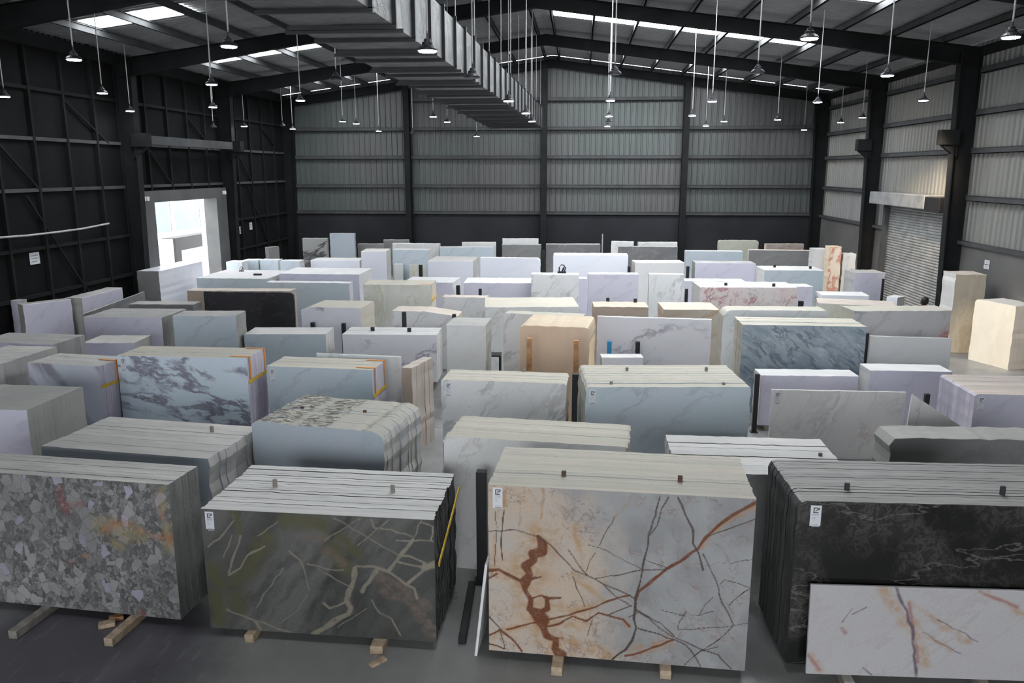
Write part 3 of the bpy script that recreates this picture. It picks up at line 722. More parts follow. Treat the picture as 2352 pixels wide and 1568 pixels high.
g3 = {'R': [(rust[0], 22, .35, .012)] + [(p, w, .4, .008) for p, w in (
        ([(480, 890), (525, 912, 20), (635, 912, 7)], 9), ([(395, 920), (440, 905), (480, 892)], 8), ([(525, 912), (530, 1000), (455, 1035)], 20), ([(390, 765), (482, 748, 5)], 14), ([(540, 1225), (655, 1228, 3)], 6),
        ([(2115, 180), (1950, 270), (1830, 360), (1740, 450), (1680, 530), (1600, 590), (1450, 690), (1350, 770), (1300, 810), (1240, 860), (1215, 920)], 13), ([(1500, 1240), (1400, 1280), (1240, 1340), (1130, 1370)], 9),
        ([(60, 700), (150, 690), (200, 720), (330, 785)], 14), ([(60, 765), (130, 725)], 8), ([(60, 1210), (150, 1170), (250, 1240), (320, 1340)], 9), ([(200, 1165), (400, 1115), (540, 1080), (750, 1030), (950, 960), (1100, 900), (1170, 888)], 8), ([(520, 1140), (620, 1110), (720, 1060), (830, 1090), (930, 1030), (1010, 1050), (1110, 1080), (1165, 1135)], 8), ([(60, 1280), (180, 1320)], 7))],
      'G': [(p, w, .6, .008) for p, w in (
        ([(1215, 900), (1210, 1000), (1200, 1080), (1215, 1150), (1190, 1240), (1130, 1320), (1030, 1400)], 9), ([(1405, 140), (1370, 280), (1320, 420), (1290, 600), (1250, 780), (1215, 900)], 7), ([(1470, 140), (1420, 230), (1390, 350), (1322, 430)], 5),
        ([(1540, 145), (1600, 270), (1650, 380), (1655, 490), (1690, 560), (1725, 690)], 8), ([(1725, 570), (1790, 710), (1840, 830), (1860, 950), (1910, 1010), (1950, 1120)], 5), ([(2130, 295), (1900, 380), (1760, 435)], 4),
        ([(470, 440), (560, 500), (640, 590), (740, 700), (850, 740), (960, 800), (1080, 850), (1200, 910)], 5), ([(70, 402), (290, 385), (470, 440)], 4), ([(60, 1060), (130, 1130), (160, 1170)], 6), ([(1010, 1040), (1100, 1000), (1180, 970)], 5), ([(700, 540), (780, 660), (850, 740)], 4),
        ([(730, 740), (780, 880), (820, 980)], 4), ([(1220, 1000), (1400, 1110), (1520, 1220), (1700, 1310), (1830, 1360), (1930, 1470)], 5), ([(1220, 1010), (1300, 1070), (1390, 1140), (1500, 1220)], 4), ([(1230, 1150), (1350, 1180), (1500, 1240), (1600, 1280), (1660, 1370), (1700, 1450)], 5),
        ([(1950, 1120), (1840, 1240), (1700, 1330), (1580, 1440)], 4), ([(2060, 1100), (1900, 1130), (1530, 1160)], 3), ([(2080, 830), (1990, 890), (1920, 960)], 4), ([(2080, 830), (1880, 760), (1850, 800)], 3), ([(850, 500), (940, 520), (1100, 600), (1270, 690)], 3),
        ([(1060, 290), (960, 460), (940, 510)], 3), ([(900, 760), (1080, 730), (1270, 690), (1450, 690)], 4), ([(840, 700), (860, 620), (910, 560)], 3), ([(180, 620), (170, 420), (200, 240)], 5), ([(130, 250), (135, 420), (115, 660)], 3), ([(1400, 1000), (1550, 1040), (1690, 1045), (1800, 1010)], 3),
        ([(1690, 1045), (1740, 960), (1800, 900)], 2.5), ([(1530, 1160), (1540, 1090), (1600, 1010)], 2.5), ([(880, 1080), (840, 1210)], 3), ([(1300, 620), (1460, 680)], 3), ([(960, 800), (1050, 890), (1180, 975)], 4), ([(150, 1180), (170, 1260), (185, 1320)], 4), ([(1840, 1290), (1700, 1330)], 3), ([(1930, 640), (2090, 610)], 2.5), ([(1250, 1010), (1160, 1060)], 4))],
      'B': [([p[:2] for p in rust[0]], 95, 1.95, .03)] + [(p, w, s, .02) for p, w, s in (
        ([(210, 60), (205, 200)], 22, 1.2), ([(240, 70), (370, 180)], 7, 2), ([(505, 70), (515, 160), (490, 300)], 9, 1.5), ([(400, 90), (480, 240)], 7, 2), ([(1190, 120), (1150, 190), (1060, 290)], 9, 2), ([(740, 730), (900, 880), (960, 930)], 22, 2), ([(560, 960), (700, 1030), (900, 960)], 40, 2),
        ([(700, 1250), (860, 1330), (1000, 1390)], 55, 2), ([(620, 1110), (830, 1120)], 40, 2), ([(60, 1230), (200, 1180), (420, 1110)], 25, 2), ([(120, 690), (330, 790)], 35, 2), ([(2115, 185), (1830, 365), (1700, 520)], 20, 1.5), ([(1110, 1080), (1165, 1135)], 16, 1.5), ([(760, 360), (790, 540)], 20, 2), ([(120, 420), (120, 640)], 8, 2), ([(1200, 1330), (1460, 1260)], 50, 2), ([(980, 700), (1000, 820)], 12, 2), ([(320, 540), (400, 440)], 12, 2))]}
set_front(A3[0], masks_from(f3, g3, k3), M['gold_vein_marble'], E_CREAM)
w2, h2 = dims(A2[0]); k2 = w2 / 1830.0
f2 = FaceMap((60, 410), (1925, 505), (2003, 1480), (195, 1330), w2, h2)
g2 = {'R': [(p, w, s, .01) for p, w, s in (
        ([(1770, 660), (1700, 760), (1620, 870), (1590, 905)], 13, .5), ([(1340, 860), (1480, 860), (1590, 905)], 12, .6), ([(1590, 900), (1680, 960), (1740, 1010), (1810, 1040), (1830, 1120)], 10, .8), ([(1330, 880), (1330, 980), (1290, 1060), (1280, 1130), (1320, 1190), (1300, 1240), (1200, 1290), (1110, 1350), (1030, 1400)], 21, .4),
        ([(1500, 900), (1440, 980), (1400, 1060)], 17, .6), ([(1870, 840), (1860, 900), (1740, 1010)], 12, .6), ([(1950, 850), (1870, 880)], 24, .8), ([(1700, 780), (1800, 800), (1880, 840)], 8, .8), ([(1670, 830), (1850, 870)], 8, .8), ([(340, 500), (260, 600), (140, 700)], 6, .7), ([(400, 620), (370, 740), (320, 900)], 8, .7),
        ([(600, 700), (460, 770), (410, 860), (320, 920)], 8, .6), ([(330, 610), (270, 780)], 4, .8), ([(1140, 490), (1300, 570), (1500, 680), (1680, 780)], 4, 1), ([(1440, 500), (1470, 560), (1600, 580), (1760, 630)], 6, .8), ([(1580, 500), (1440, 620), (1340, 700)], 4, .8), ([(1350, 490), (1180, 590), (1080, 660)], 4, 1),
        ([(800, 740), (890, 810), (920, 860)], 8, .7), ([(950, 840), (1100, 880), (1240, 890)], 5, 1), ([(1040, 880), (1180, 960), (1300, 1020)], 5, 1), ([(920, 860), (980, 1050)], 4, 1.2), ([(320, 1190), (450, 1240), (620, 1300), (800, 1370), (930, 1400)], 7, .7), ([(760, 870), (700, 950), (640, 1040), (560, 1180)], 5, 1), ([(970, 1080), (900, 1190), (770, 1300)], 3, 1),
        ([(1100, 1150), (1150, 1190), (1260, 1150)], 9, .5), ([(1480, 1130), (1540, 1230), (1640, 1280), (1720, 1420)], 6, 1), ([(1440, 1200), (1220, 1350)], 3, 1), ([(1640, 660), (1930, 670)], 5, 1), ([(1820, 520), (1930, 560)], 5, 1), ([(700, 510), (540, 620)], 4, 1.2), ([(1830, 510), (1770, 650)], 4, 1), ([(1920, 560), (1910, 660)], 7, .8), ([(560, 1290), (600, 1350)], 14, .8))],
      'G': [(p, w, 1.9, .03) for p, w in (([(620, 640), (480, 880), (380, 960)], 60), ([(270, 990), (180, 860)], 60), ([(760, 500), (1060, 540)], 60), ([(1150, 700), (1260, 880)], 60), ([(230, 1100), (260, 1270)], 60), ([(330, 450), (390, 580)], 30), ([(400, 1080), (430, 1190)], 50), ([(1200, 640), (1350, 760)], 40))],
      'B': [(p, w, s, .03) for p, w, s in (([(1560, 960), (1640, 1020), (1760, 1100)], 60, .9), ([(1560, 1060), (1800, 1120)], 50, 1), ([(1800, 1160), (1890, 1260), (1960, 1390)], 60, 1), ([(1880, 1160), (1910, 1200)], 50, 1), ([(1100, 740), (1250, 850)], 40, 1.9), ([(880, 630), (1080, 630)], 26, 1.9), ([(330, 460), (345, 500)], 12, 1.5), ([(1290, 1100), (1310, 1220)], 34, .8))]}
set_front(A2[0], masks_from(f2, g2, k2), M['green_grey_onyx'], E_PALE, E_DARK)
w5, h5 = dims(A5[0]); k5 = w5 / 1320.0
f5 = FaceMap((862, 1056), (2180, 1092), (2180, 1545), (823, 1490), w5, h5)
g5 = {'G': [(p, w, .8, .012) for p, w in (([(1325, 1060), (1350, 1130), (1390, 1190), (1420, 1270), (1435, 1380), (1455, 1510)], 8), ([(1090, 1170), (1030, 1240)], 3), ([(1090, 1200), (1170, 1165)], 3), ([(1480, 1290), (1700, 1400)], 2.5), ([(1560, 1230), (1790, 1340)], 3), ([(1150, 1465), (1200, 1500)], 4))],
      'R': [(p, w, 1.3, .01) for p, w in (([(1400, 1150), (1430, 1290), (1460, 1440)], 9), ([(1780, 1090), (1990, 1170)], 9), ([(840, 1400), (900, 1470)], 10), ([(1030, 1270), (1050, 1290)], 12), ([(2050, 1250), (2180, 1330)], 9))],
      'B': [(p, w, 1.9, .02) for p, w in (([(1260, 1080), (1330, 1180), (1450, 1280)], 32), ([(1400, 1140), (1560, 1240), (1740, 1340)], 17), ([(1440, 1270), (1640, 1380)], 14), ([(1780, 1090), (1990, 1170)], 16), ([(1440, 1280), (1500, 1450)], 30), ([(850, 1400), (900, 1470)], 22), ([(1980, 1180), (2180, 1260)], 18))]}
veined_face(A5[0], w5, h5, .03, masks_from(f5, g5, k5), M['warm_white_marble'], E_PALE)
A5[0].rotation_euler[0] = -math.radians(4)
w1, h1 = dims(A1[0]); k1 = w1 / 2370.0
f1 = FaceMap((-784, 50), (1590, 220), (1722, 1510), (-784, 1260), w1, h1)
g1 = {'R': [(p, w, 1.5, .03) for p, w in (([(580, 260), (600, 380), (640, 470)], 36), ([(600, 340), (690, 400), (790, 400)], 30), ([(640, 940), (670, 970)], 22), ([(1330, 1440), (1370, 1460)], 30))],
      'B': [(p, w, 1.9, .03) for p, w in (([(940, 600), (1150, 640), (1340, 690)], 60), ([(1530, 260), (1540, 420)], 40), ([(1580, 600), (1600, 820)], 40), ([(1080, 760), (1140, 800)], 40))],
      'G': [(p, w, 1.6, .03) for p, w in (([(1000, 640), (1100, 590), (1240, 580)], 30), ([(1440, 690), (1610, 700), (1610, 780)], 30), ([(1520, 470), (1540, 520)], 22), ([(770, 885), (820, 890)], 18), ([(1330, 640), (1360, 670)], 20))]}
set_front(A1[0], masks_from(f1, g1, k1), M['grey_breccia_marble'], E_GREY, E_SHADED)

# ------------------------------------------------------------------ second row
stack('grey-topped stack behind the breccia stack', 94, 1023, 478, 1053, 955, 1.6, 'grey_blue_marble', E_GREY, 10, 'blue-grey slab facing front below the wide grey top behind the breccia stack', rough=.02, gaps=((7, .02),), t=1.38)
stack('square block by the photo edge', -150, 935, 61, 942, 889, 1.9, 'white_lavender_marble', E_DUST, 1, 'big rough grey-sided block cut off by the frame above the breccia stack', t=1.3)
stack('rough-topped blue-grey stack', 577, 966, 880, 992, 905, 1.8, 'grey_blue_marble', E_RUBBLE, 14, 'blue-grey slab facing front in the chipped stack behind the green-grey one', rough=.016, rt=.012, rc=(.1, .18), gaps=((8, .02),), t=1.42, side=E_GREY)
stack('cream-topped stack beside the black post', 1018, 1000, 1440, 1026, 953, 1.88, 'pale_grey_marble', E_CREAM, 8, 'pale grey slab facing front left behind the gold-veined stack', rough=.02, rc=(.1, .02), t=.93)
stack('long pale stack behind the gold-veined stack', 1553, 1082, 1960, 1096, 994, 1.48, 'mid_grey_stone', E_PALE, 9, 'grey slab showing between the gold-veined and the dark brown stacks', rough=.01, gaps=((4, .02), (7, .02)), t=1.5)
stack('dark grey block', 2047, 1004, 2470, 1012, 975, 1.7, 'mid_grey_stone', E_DUST, 1, 'dark grey rough stone block behind the dark brown stack', rough=.03, rt=.02, cut=('L', .06, .12))
# third row
stack('brown-banded stack with yellow strap', 63, 832, 226, 841, 805, 1.9, 'diagonal_brown_marble', E_GREY, 7, 'bluish slab with brown diagonal bands beside the flame-streaked slab', rough=.012, t=.8, side=E_LAV)
stack('flame-streaked stack with orange straps', 268, 816, 566, 822, 794, 2.0, 'flame_streak_marble', E_CREAM, 9, 'pale blue slab with grey flame streaks under a cream top', rough=.006, t=.85, side=E_LAV)
stack('stack right of the flame-streaked stack', 612, 840, 855, 849, 817, 1.75, 'pale_blue_marble', E_CREAM, 8, 'pale blue slab with fine diagonal veins right of the flame-streaked slab', rough=.006, t=.8, side=E_LAV)
stack('c4', 726, 811, 920, 819, None, 1.78, 'pale_grey_marble', E_GREY, 1, 'thin pale grey slab standing behind the strapped pale blue stack', t=.06)
stack('beige stack behind the blue-grey chipped stack', 922, 843, 946, 845, 818, 1.7, 'tan_stone', E_PINK, 5, 'narrow tan slab end beside the open aisle', rough=.012, t=.95)
stack('pale grey stack beside the peach block', 1014, 871, 1300, 881, 848, 1.9, 'grey_vein_marble', E_CREAM, 8, 'pale grey diagonal-veined slab in front of the peach stone', rough=.012, rc=(.02, .03), t=.74)
stack('long blue stack with cream top', 1345, 888, 1724, 888, 835, 2.0, 'pale_blue_marble', E_CREAM, 12, 'wide pale blue slab with faint diagonal veins behind the gold-veined stack', rough=.012, rc=(.08, .02), gaps=((2, .03), (6, .02)), t=1.45)
stack('peach', 1194, 746, 1354, 752, 721, 2.2, 'peach_stone', E_SAND, 1, 'tall peach sandstone block with two timber props before it', rc=(.1, .1), rough=.01)
stack('c9', 1748, 861, 1973, 864, 846, 1.2, 'white_lavender_marble', E_WHITE, 1, 'low white marble block left of the short white block with black post at its side', z0=.12)
stack('c10', 1773, 894, 2082, 900, None, 1.33, 'warm_grey_marble', E_PALE, 1, 'thin pale grey slab with soft diagonal veins and a rust coloured corner', t=.05)
# broken triangular slab
a, u, w = frame(2096, 904, 2212, 978, 1.55)
d11 = dist(978, .9)
a = at_z(2077, 975, 1.0)
def tri_slab():
    a0 = at_z(2096, 905, 1.78); dd = a0.dot(HEAD)
    mb = MB(); th = .03
    l0 = at_z(2077, 975, 1.55 - (dist(905, 1.55) * 0)); 
    # vertical slab in the plane facing the camera at distance dd
    def P(px, py):
        x, y, z = ray(px, py); f = -x * math.sin(YAW) + y * math.cos(YAW); s = dd / f
        return Vector((x * s, y * s, CAM_H + z * s))
    A = P(2096, 905); B = P(2225, 990); Cc = P(2060, 1100); D = P(2240, 1100)
    zs = [A, B, Vector((D.x, D.y, 0)), Vector((Cc.x, Cc.y, 0))]
    off = Vector((HEAD.x, HEAD.y, 0)) * th
    vs = zs + [p + off for p in zs]
    mb.add(vs, [(0, 1, 2, 3), (7, 6, 5, 4), (0, 4, 5, 1), (1, 5, 6, 2), (2, 6, 7, 3), (3, 7, 4, 0)])
    return tag(mb.build('stone_slab', M['warm_grey_marble']), 'broken triangular white slab behind the dark grey block', 'stone slab', kind='thing')
tri_slab()
stack('c12', 1999, 850, 2188, 853, 834, 1.3, 'white_lavender_marble', E_WHITE, 1, 'short white marble block behind the broken triangular slab')
stack('cream-topped stack by the frame edge', 2240, 904, 2520, 910, 856, 1.7, 'white_lavender_marble', E_PINK, 9, 'lavender white slab with rounded corner below a pinkish cream top', rough=.004, rc=(.06, .02), t=1.3, side=E_LAV)
stack('c2b', 374, 800, 503, 801, None, 1.9, 'white_bright_marble', E_WHITE, 1, 'thin white slab top showing behind the flame-streaked stack', t=.08)
stack('d14c', 2037, 680, 2062, 683, None, 1.3, 'white_bright_marble', E_WHITE, 1, 'small white block end at the foot of the roller shutter', t=.5)
stack('n4', 1300, 640, 1349, 640, None, 1.4, 'white_lavender_marble', E_WHITE, 1, 'lavender block end between two tall pale slabs', t=.5)
# fourth row
stack('upper wide grey stack by the frame edge', -60, 784, 122, 790, 762, 1.9, 'white_lavender_marble', E_DUST, 6, 'grey slab end hidden behind the lavender-sided stack', rough=.01, t=.95)
stack('lavender-sided stack by the frame edge', -140, 838, -20, 842, 790, 1.9, 'white_lavender_marble', E_GREY, 6, 'grey slab end of the lavender-sided stack nearest the frame edge', rough=.008, t=1.7)
stack('low grey-topped stack left of the white block', 192, 727, 371, 729, 706, 1.8, 'white_lavender_marble', E_DUST, 5, 'lavender grey slab with a dark scratch behind the small low block', rough=.008, t=1.3)
stack('d3', 396, 725, 541, 725, 713, 1.9, 'pale_blue_marble', E_DUST, 1, 'tall pale blue veined block standing left of the black granite')
stack('d4', 189, 787, 308, 787, 769, 1.45, 'white_lavender_marble', E_GREY, 1, 'small low grey block before the lavender grey stack')
stack('low white stack before the black granite', 560, 767, 748, 767, 749, 1.4, 'pale_blue_marble', E_PALE, 6, 'pale blue slab facing front before the black granite', rough=.006, t=.9)
stack('spotted white stack with two blocks on top', 786, 767, 1003, 769, 749, 1.4, 'spotted_white_marble', E_PALE, 6, 'white slab with dark grey spots beside the open aisle', z0=.22, rough=.006, gaps=((3, .02),), t=.95)
stack('d7', 1025, 745, 1115, 747, 728, 1.95, 'pale_grain_block', E_GREY, 1, 'narrow tall pale grey block beside the black steel stool')
stack('d8', 1156, 718, 1340, 726, None, 2.1, 'grey_vein_marble', E_CREAM, 1, 'grey marbled block showing behind the peach sandstone block', t=.35, rc=(.06, 0))
stack('d9', 1372, 726, 1635, 734, None, 2.0, 'calacatta_grey_marble', E_PALE, 1, 'white slab with grey cloudy veins behind the blue and black posts', t=.12)
stack('d10b', 1382, 820, 1478, 820, 812, 1.3, 'white_bright_marble', E_WHITE, 1, 'small low white block below the blue post')
stack('blue diagonal stack', 1706, 745, 1991, 750, 724, 2.0, 'blue_diagonal_marble', E_CREAM, 5, 'blue-grey slab with dense diagonal pattern', rough=.006, t=1.0)
stack('d11', 1662, 711, 1900, 713, 700, 2.0, 'pale_grey_marble', E_CREAM, 1, 'pale block with rounded corner behind the blue diagonal slab', rc=(.22, .03), t=.6)
stack('d12', 1962, 714, 2186, 713, 702, 2.0, 'grey_red_stain_marble', E_CREAM, 1, 'grey block with red stain and a flat cream top before the roller shutter')
stack('d13', 1999, 771, 2187, 777, None, 1.6, 'pale_grain_block', E_DUST, 1, 'plain grey slab right of the blue diagonal slab', t=.08)
M['d13'] = None
stack('low cream stack before the roller shutter', 1880, 696, 2062, 704, 680, 1.35, 'olive_vein_marble', E_PINK, 4, 'cream slab facing front before the roller shutter', rough=.02, t=1.1)
stack('d14b', 1888, 677, 1997, 679, 662, 1.2, 'white_bright_marble', E_WHITE, 1, 'low white block behind the low cream stack', t=.9)
# right wall
stack('r1', 2196, 630, 2267, 631, 619, 2.34, 'beige_strata_stone', E_PINK, 1, 'tall beige stone block with a pale side by the roller shutter', rough=.012, t=.9, side=E_PALE)
stack('r2', 2240, 686, 2334, 703, None, 1.76, 'cream_block_stone', E_PALE, 1, 'bright cream stone block with rounded top near the right wall', rough=.01, rc=(.12, .03), t=.9)
stack('r3', 1964, 626, 2034, 626, 620, 1.8, 'white_lavender_marble', E_DUST, 1, 'lavender block leaning against the roller shutter pillar', t=.9)
stack('r4', 1937, 583, 1967, None, None, 2.0, 'icy_vein_marble', E_PALE, 1, 'upright icy white streaked slab block beside the lavender block', t=.6, rough=.015, ang=0)
stack('r5', 1906, 566, 1934, None, None, 2.3, 'red_cream_onyx', E_SAND, 1, 'tall cream slab with orange and red marks', t=.6, rough=.012, ang=0)
stack('r6', 1870, 572, 1901, None, None, 2.1, 'pale_grain_block', E_PALE, 1, 'pale upright block left of the cream slab with red marks', t=.7, rough=.01, ang=0)
# middle field, left
stack('e1', 314, 623, 364, 622, 600, 2.0, 'mid_grey_stone', E_WHITE, 1, 'grey-fronted block with a long white side before the open gateway', ang=-3, t=2.9, yr_=None) if False else None
def sided_block(xl, yl, xr, yb, h, label, face, side_m, ang=-1):
    a, u, w = frame(xl, yl, xr, None, h, ang); v = Vector((-u.y, u.x)); t = (dist(yb, h) - dist(yl, h)) / v.dot(HEAD)
    me = slab_mesh('stone_block', outline(w, h, .008), t, M[face], side_m)
    FOOT.append((label[:14], a, u, v, w, t))
    return tag(link('stone_block', me, None, (a.x, a.y, 0), math.atan2(u.y, u.x)), label, 'stone block', kind='thing')
sided_block(314, 622, 364, 599, 2.0, 'grey-fronted block with a long white side before the open gateway', 'mid_grey_stone', M['white_bright_marble'])
stack('e2', 451, 638, 612, 640, 619, 1.6, 'pale_blue_marble', E_WHITE, 1, 'long pale blue block under two small black clamps')
stack('e3', 610, 648, 802, 650, 644, 1.6, 'pale_blue_marble', E_WHITE, 1, 'pale blue block behind the black granite, right part')
stack('e4', 641, 628, 825, 630, 614, 1.7, 'white_lavender_marble', E_WHITE, 1, 'long lavender white block with pinkish top')
stack('black granite', 467, 669, 674, 672, None, 1.9, 'black_granite', E_DARK, 1, 'black polished granite slab', t=.08, rc=(0, .12))
stack('e4b', 429, 667, 668, 668, 661, 1.55, 'tan_stone', E_PINK, 1, 'reddish block with a pale top behind the black granite')
stack('e4c', 295, 698, 444, 699, 687, 1.6, 'mid_grey_stone', E_DUST, 1, 'low grey block left of the black granite', t=.55)
stack('l1', 24, 690, 46, 690, None, 1.8, 'white_lavender_marble', E_DUST, 1, 'lavender slab cut by the frame edge at the left wall', t=.3)
stack('l2', 52, 700, 163, 687, None, 1.8, 'white_lavender_marble', E_DUST, 1, 'lavender grey slab turned slightly at the left wall', t=.35)
stack('l3', 188, 684, 281, 660, None, 1.8, 'white_lavender_marble', E_DUST, 1, 'long lavender slab standing along the left wall', t=.5)
stack('l4', 193, 720, 332, 669, None, 1.55, 'dark_grey_granite', E_DUST, 1, 'dark grey slab standing along the left wall', t=.05)
stack('e5', 834, 653, 990, 654, 642, 1.9, 'olive_vein_marble', E_CREAM, 1, 'white block with olive and gold streaks and a yellow strap')
stack('e6', 691, 704, 829, 707, 688, 1.7, 'spotted_white_marble', E_CREAM, 1, 'white block with faint grey marks behind two black posts', cut=('L', .25, .1))
stack('e7', 900, 713, 1050, 716, 702, 1.6, 'grey_vein_marble', E_PINK, 1, 'grey block with sloping pinkish corner behind two black posts', cut=('R', .9, .12))
stack('e8', 1114, 705, 1330, 704, 683, 1.9, 'pale_grey_marble', E_CREAM, 1, 'pale block with a cream top behind the grey marbled block')
stack('e9', 1016, 681, 1118, 683, 676, 1.6, 'grey_vein_marble', E_PINK, 1, 'small grey block with a red corner')
stack('e10', 1065, 649, 1232, 650, 637, 1.4, 'white_lavender_marble', E_WHITE, 1, 'low lavender white block behind the small block with red corner')
stack('e11', 1220, 630, 1330, 631, 625, 1.8, 'grey_vein_marble', E_PALE, 1, 'pale grey block carrying a black clamp')
stack('e10b', 1262, 644, 1352, 645, 637, 1.45, 'white_lavender_marble', E_WHITE, 1, 'low lavender block between two tall pale grey ones', ang=-1) if False else None
stack('e12', 1351, 629, 1467, 630, None, 2.0, 'white_lavender_marble', E_PALE, 1, 'tall lavender grey slab left of the swirled white one', t=.5)
stack('e13', 1491, 629, 1572, 630, None, 2.0, 'icy_vein_marble', E_PALE, 1, 'tall white slab with grey swirls', t=.3)
stack('e14', 1364, 704, 1490, 705, 692, 1.8, 'tan_stone', E_BEIGE, 1, 'tan block with beige top and two dark spacers')
stack('e15', 1525, 710, 1652, 711, 693, 1.75, 'tan_green_stone', E_BEIGE, 1, 'tan block with greenish front next to the other tan one')
stack('e16', 1608, 659, 1832, 660, 646, 1.8, 'pink_red_vein_marble', E_PALE, 1, 'white block with pink and red branching veins')
stack('e17', 1573, 645, 1712, 646, 639, 1.4, 'white_lavender_marble', E_WHITE, 1, 'low white block behind the pink and red veined one')
stack('e18', 1795, 658, 1868, 658, 651, 1.4, 'white_lavender_marble', E_WHITE, 1, 'low lavender block right of the pink and red veined one')
stack('f1', 1756, 620, 1893, 621, 610, 1.6, 'pale_blue_marble', E_PALE, 1, 'lavender blue block with two small spacers on its grey top')
stack('f2', 1597, 603, 1737, 604, 598, 1.7, 'white_lavender_marble', E_DUST, 1, 'lavender block with rounded grey top', rc=(0, .08))
stack('f3', 1459, 603, 1572, 603, 597, 1.7, 'pale_grain_block', E_PALE, 1, 'white block between two black posts')
stack('f4', 1271, 585, 1443, 586, 580, 1.9, 'white_bright_marble', E_PALE, 1, 'wide bluish white block behind the black clamp', rc=(.06, 0))
stack('f5', 1103, 591, 1240, 593, None, 1.9, 'white_bright_marble', E_WHITE, 1, 'bright white slab with rounded corner', t=.3, rc=(0, .15))
stack('f6', 983, 599, 1086, 600, 588, 1.7, 'white_bright_marble', E_GREY, 1, 'bright bluish white block with grey top')
stack('f7', 829, 577, 887, 577, 573, 2.1, 'white_bright_marble', E_GREY, 1, 'tall narrow bright white block', t=1.2)
stack('f8', 901, 573, 984, 574, 570, 1.8, 'pale_blue_marble', E_PALE, 1, 'bluish block behind the tall narrow white one')
stack('f9', 713, 597, 826, 598, 591, 1.6, 'white_bright_marble', E_PALE, 1, 'white block left of the tall narrow white one')
stack('f10', 694, 547, 751, 547, None, 2.0, 'wavy_stripe_marble', E_DUST, 1, 'grey slab with black wavy stripes at the far wall', t=.3)
stack('f11', 757, 536, 814, 536, None, 2.3, 'grey_blue_marble', E_DUST, 1, 'tall grey-blue slab at the far wall', t=.3)
stack('f12', 821, 560, 880, 560, None, 1.7, 'mid_grey_stone', E_DUST, 1, 'low grey slab right of the tall grey-blue slab', t=.3)
stack('f13', 880, 551, 938, 551, None, 1.85, 'mid_grey_stone', E_GREY, 1, 'grey slab at the far wall behind the wide grey one', t=.3)
stack('f14', 901, 559, 1008, 560, None, 1.8, 'pale_grey_marble', E_GREY, 1, 'wide pale grey slab with two small knobs at the far wall', t=.4)
stack('f15', 1010, 568, 1133, 567, 563, 1.7, 'pale_blue_marble', E_GREY, 1, 'pale bluish block near the far wall', t=.6)
stack('f16', 1061, 556, 1139, 556, None, 1.75, 'pale_grey_marble', E_GREY, 1, 'pale slab behind the bluish block at the far wall', t=.3)
stack('f17', 1153, 562, 1243, 562, None, 1.8, 'mid_grey_stone', E_DUST, 1, 'dark grey block below the white slab at the far wall', t=.5)
stack('f17b', 1154, 548, 1237, 548, None, 2.0, 'pale_grain_block', E_GREY, 1, 'white slab behind the dark grey block at the far wall', t=.3)
stack('f18', 1255, 561, 1379, 561, None, 1.8, 'dark_grey_granite', E_DUST, 1, 'dark granite block beside the thin upright rod', t=.5)
stack('f19', 1404, 554, 1455, 555, None, 1.85, 'pale_grey_marble', E_GREY, 1, 'small pale grey slab behind the dark granite at the far wall', t=.3)
stack('f20', 1466, 556, 1556, 556, None, 1.85, 'pale_grey_marble', E_GREY, 1, 'low pale slab behind the wide dark granite', t=.3)
stack('f21', 1421, 566, 1557, 567, None, 1.8, 'dark_grey_granite', E_DUST, 1, 'wide dark granite block near the far wall', t=.5)
stack('f22', 1575, 576, 1707, 577, 573, 1.8, 'grey_blue_marble', E_PALE, 1, 'blue-grey striped block below the greenish cream slab', t=.4)
stack('f23', 1652, 552, 1743, 552, None, 1.9, 'greenish_cream_stone', E_CREAM, 1, 'greenish cream slab at the far wall', t=.3, rc=(.1, .12))
stack('f24', 1721, 574, 1868, 576, 570, 1.8, 'mid_grey_stone', E_PINK, 1, 'grey block with a cream left edge near the corner', t=.5)
stack('f25', 1760, 560, 1847, 560, None, 1.8, 'brown_speckle_stone', E_PINK, 1, 'brown speckled slab at the far wall', t=.3)
for (xl, y, xr, lb) in ((519, 601, 556, 'lavender block nearest the bright gateway edge'), (557, 597, 592, 'pale blue block second from the gateway in the small row'), (596, 597, 638, 'pale block third from the gateway in the small row'), (643, 599, 688, 'grey-blue block at the dark corner end of the small row')):
    stack('h', xl, y, xr, None, None, 1.6, 'pale_blue_marble', E_WHITE, 1, lb, t=.6, ang=0)
stack('h5', 617, 568, 641, 566, None, 1.9, 'mid_grey_stone', E_DUST, 1, 'small grey slab at the dark left corner', t=.3)
stack('n1', 925, 647, 1040, 649, 635, 1.5, 'white_lavender_marble', E_WHITE, 1, 'white block behind the olive-streaked one')
stack('n2', 905, 606, 925, 606, None, 1.2, 'pale_grain_block', E_GREY, 1, 'small grey remnant slab beside the tall narrow white block', t=.3)
stack('n3', 940, 608, 978, 608, None, 1.2, 'olive_vein_marble', E_GREY, 1, 'small olive remnant slab before the bluish block', t=.12)
stack('front corner block', -300, 1665, 135, 1692, None, 1.9, 'white_lavender_marble', E_WHITE, 1, 'white block whose top just shows at the bottom frame edge', t=.42)

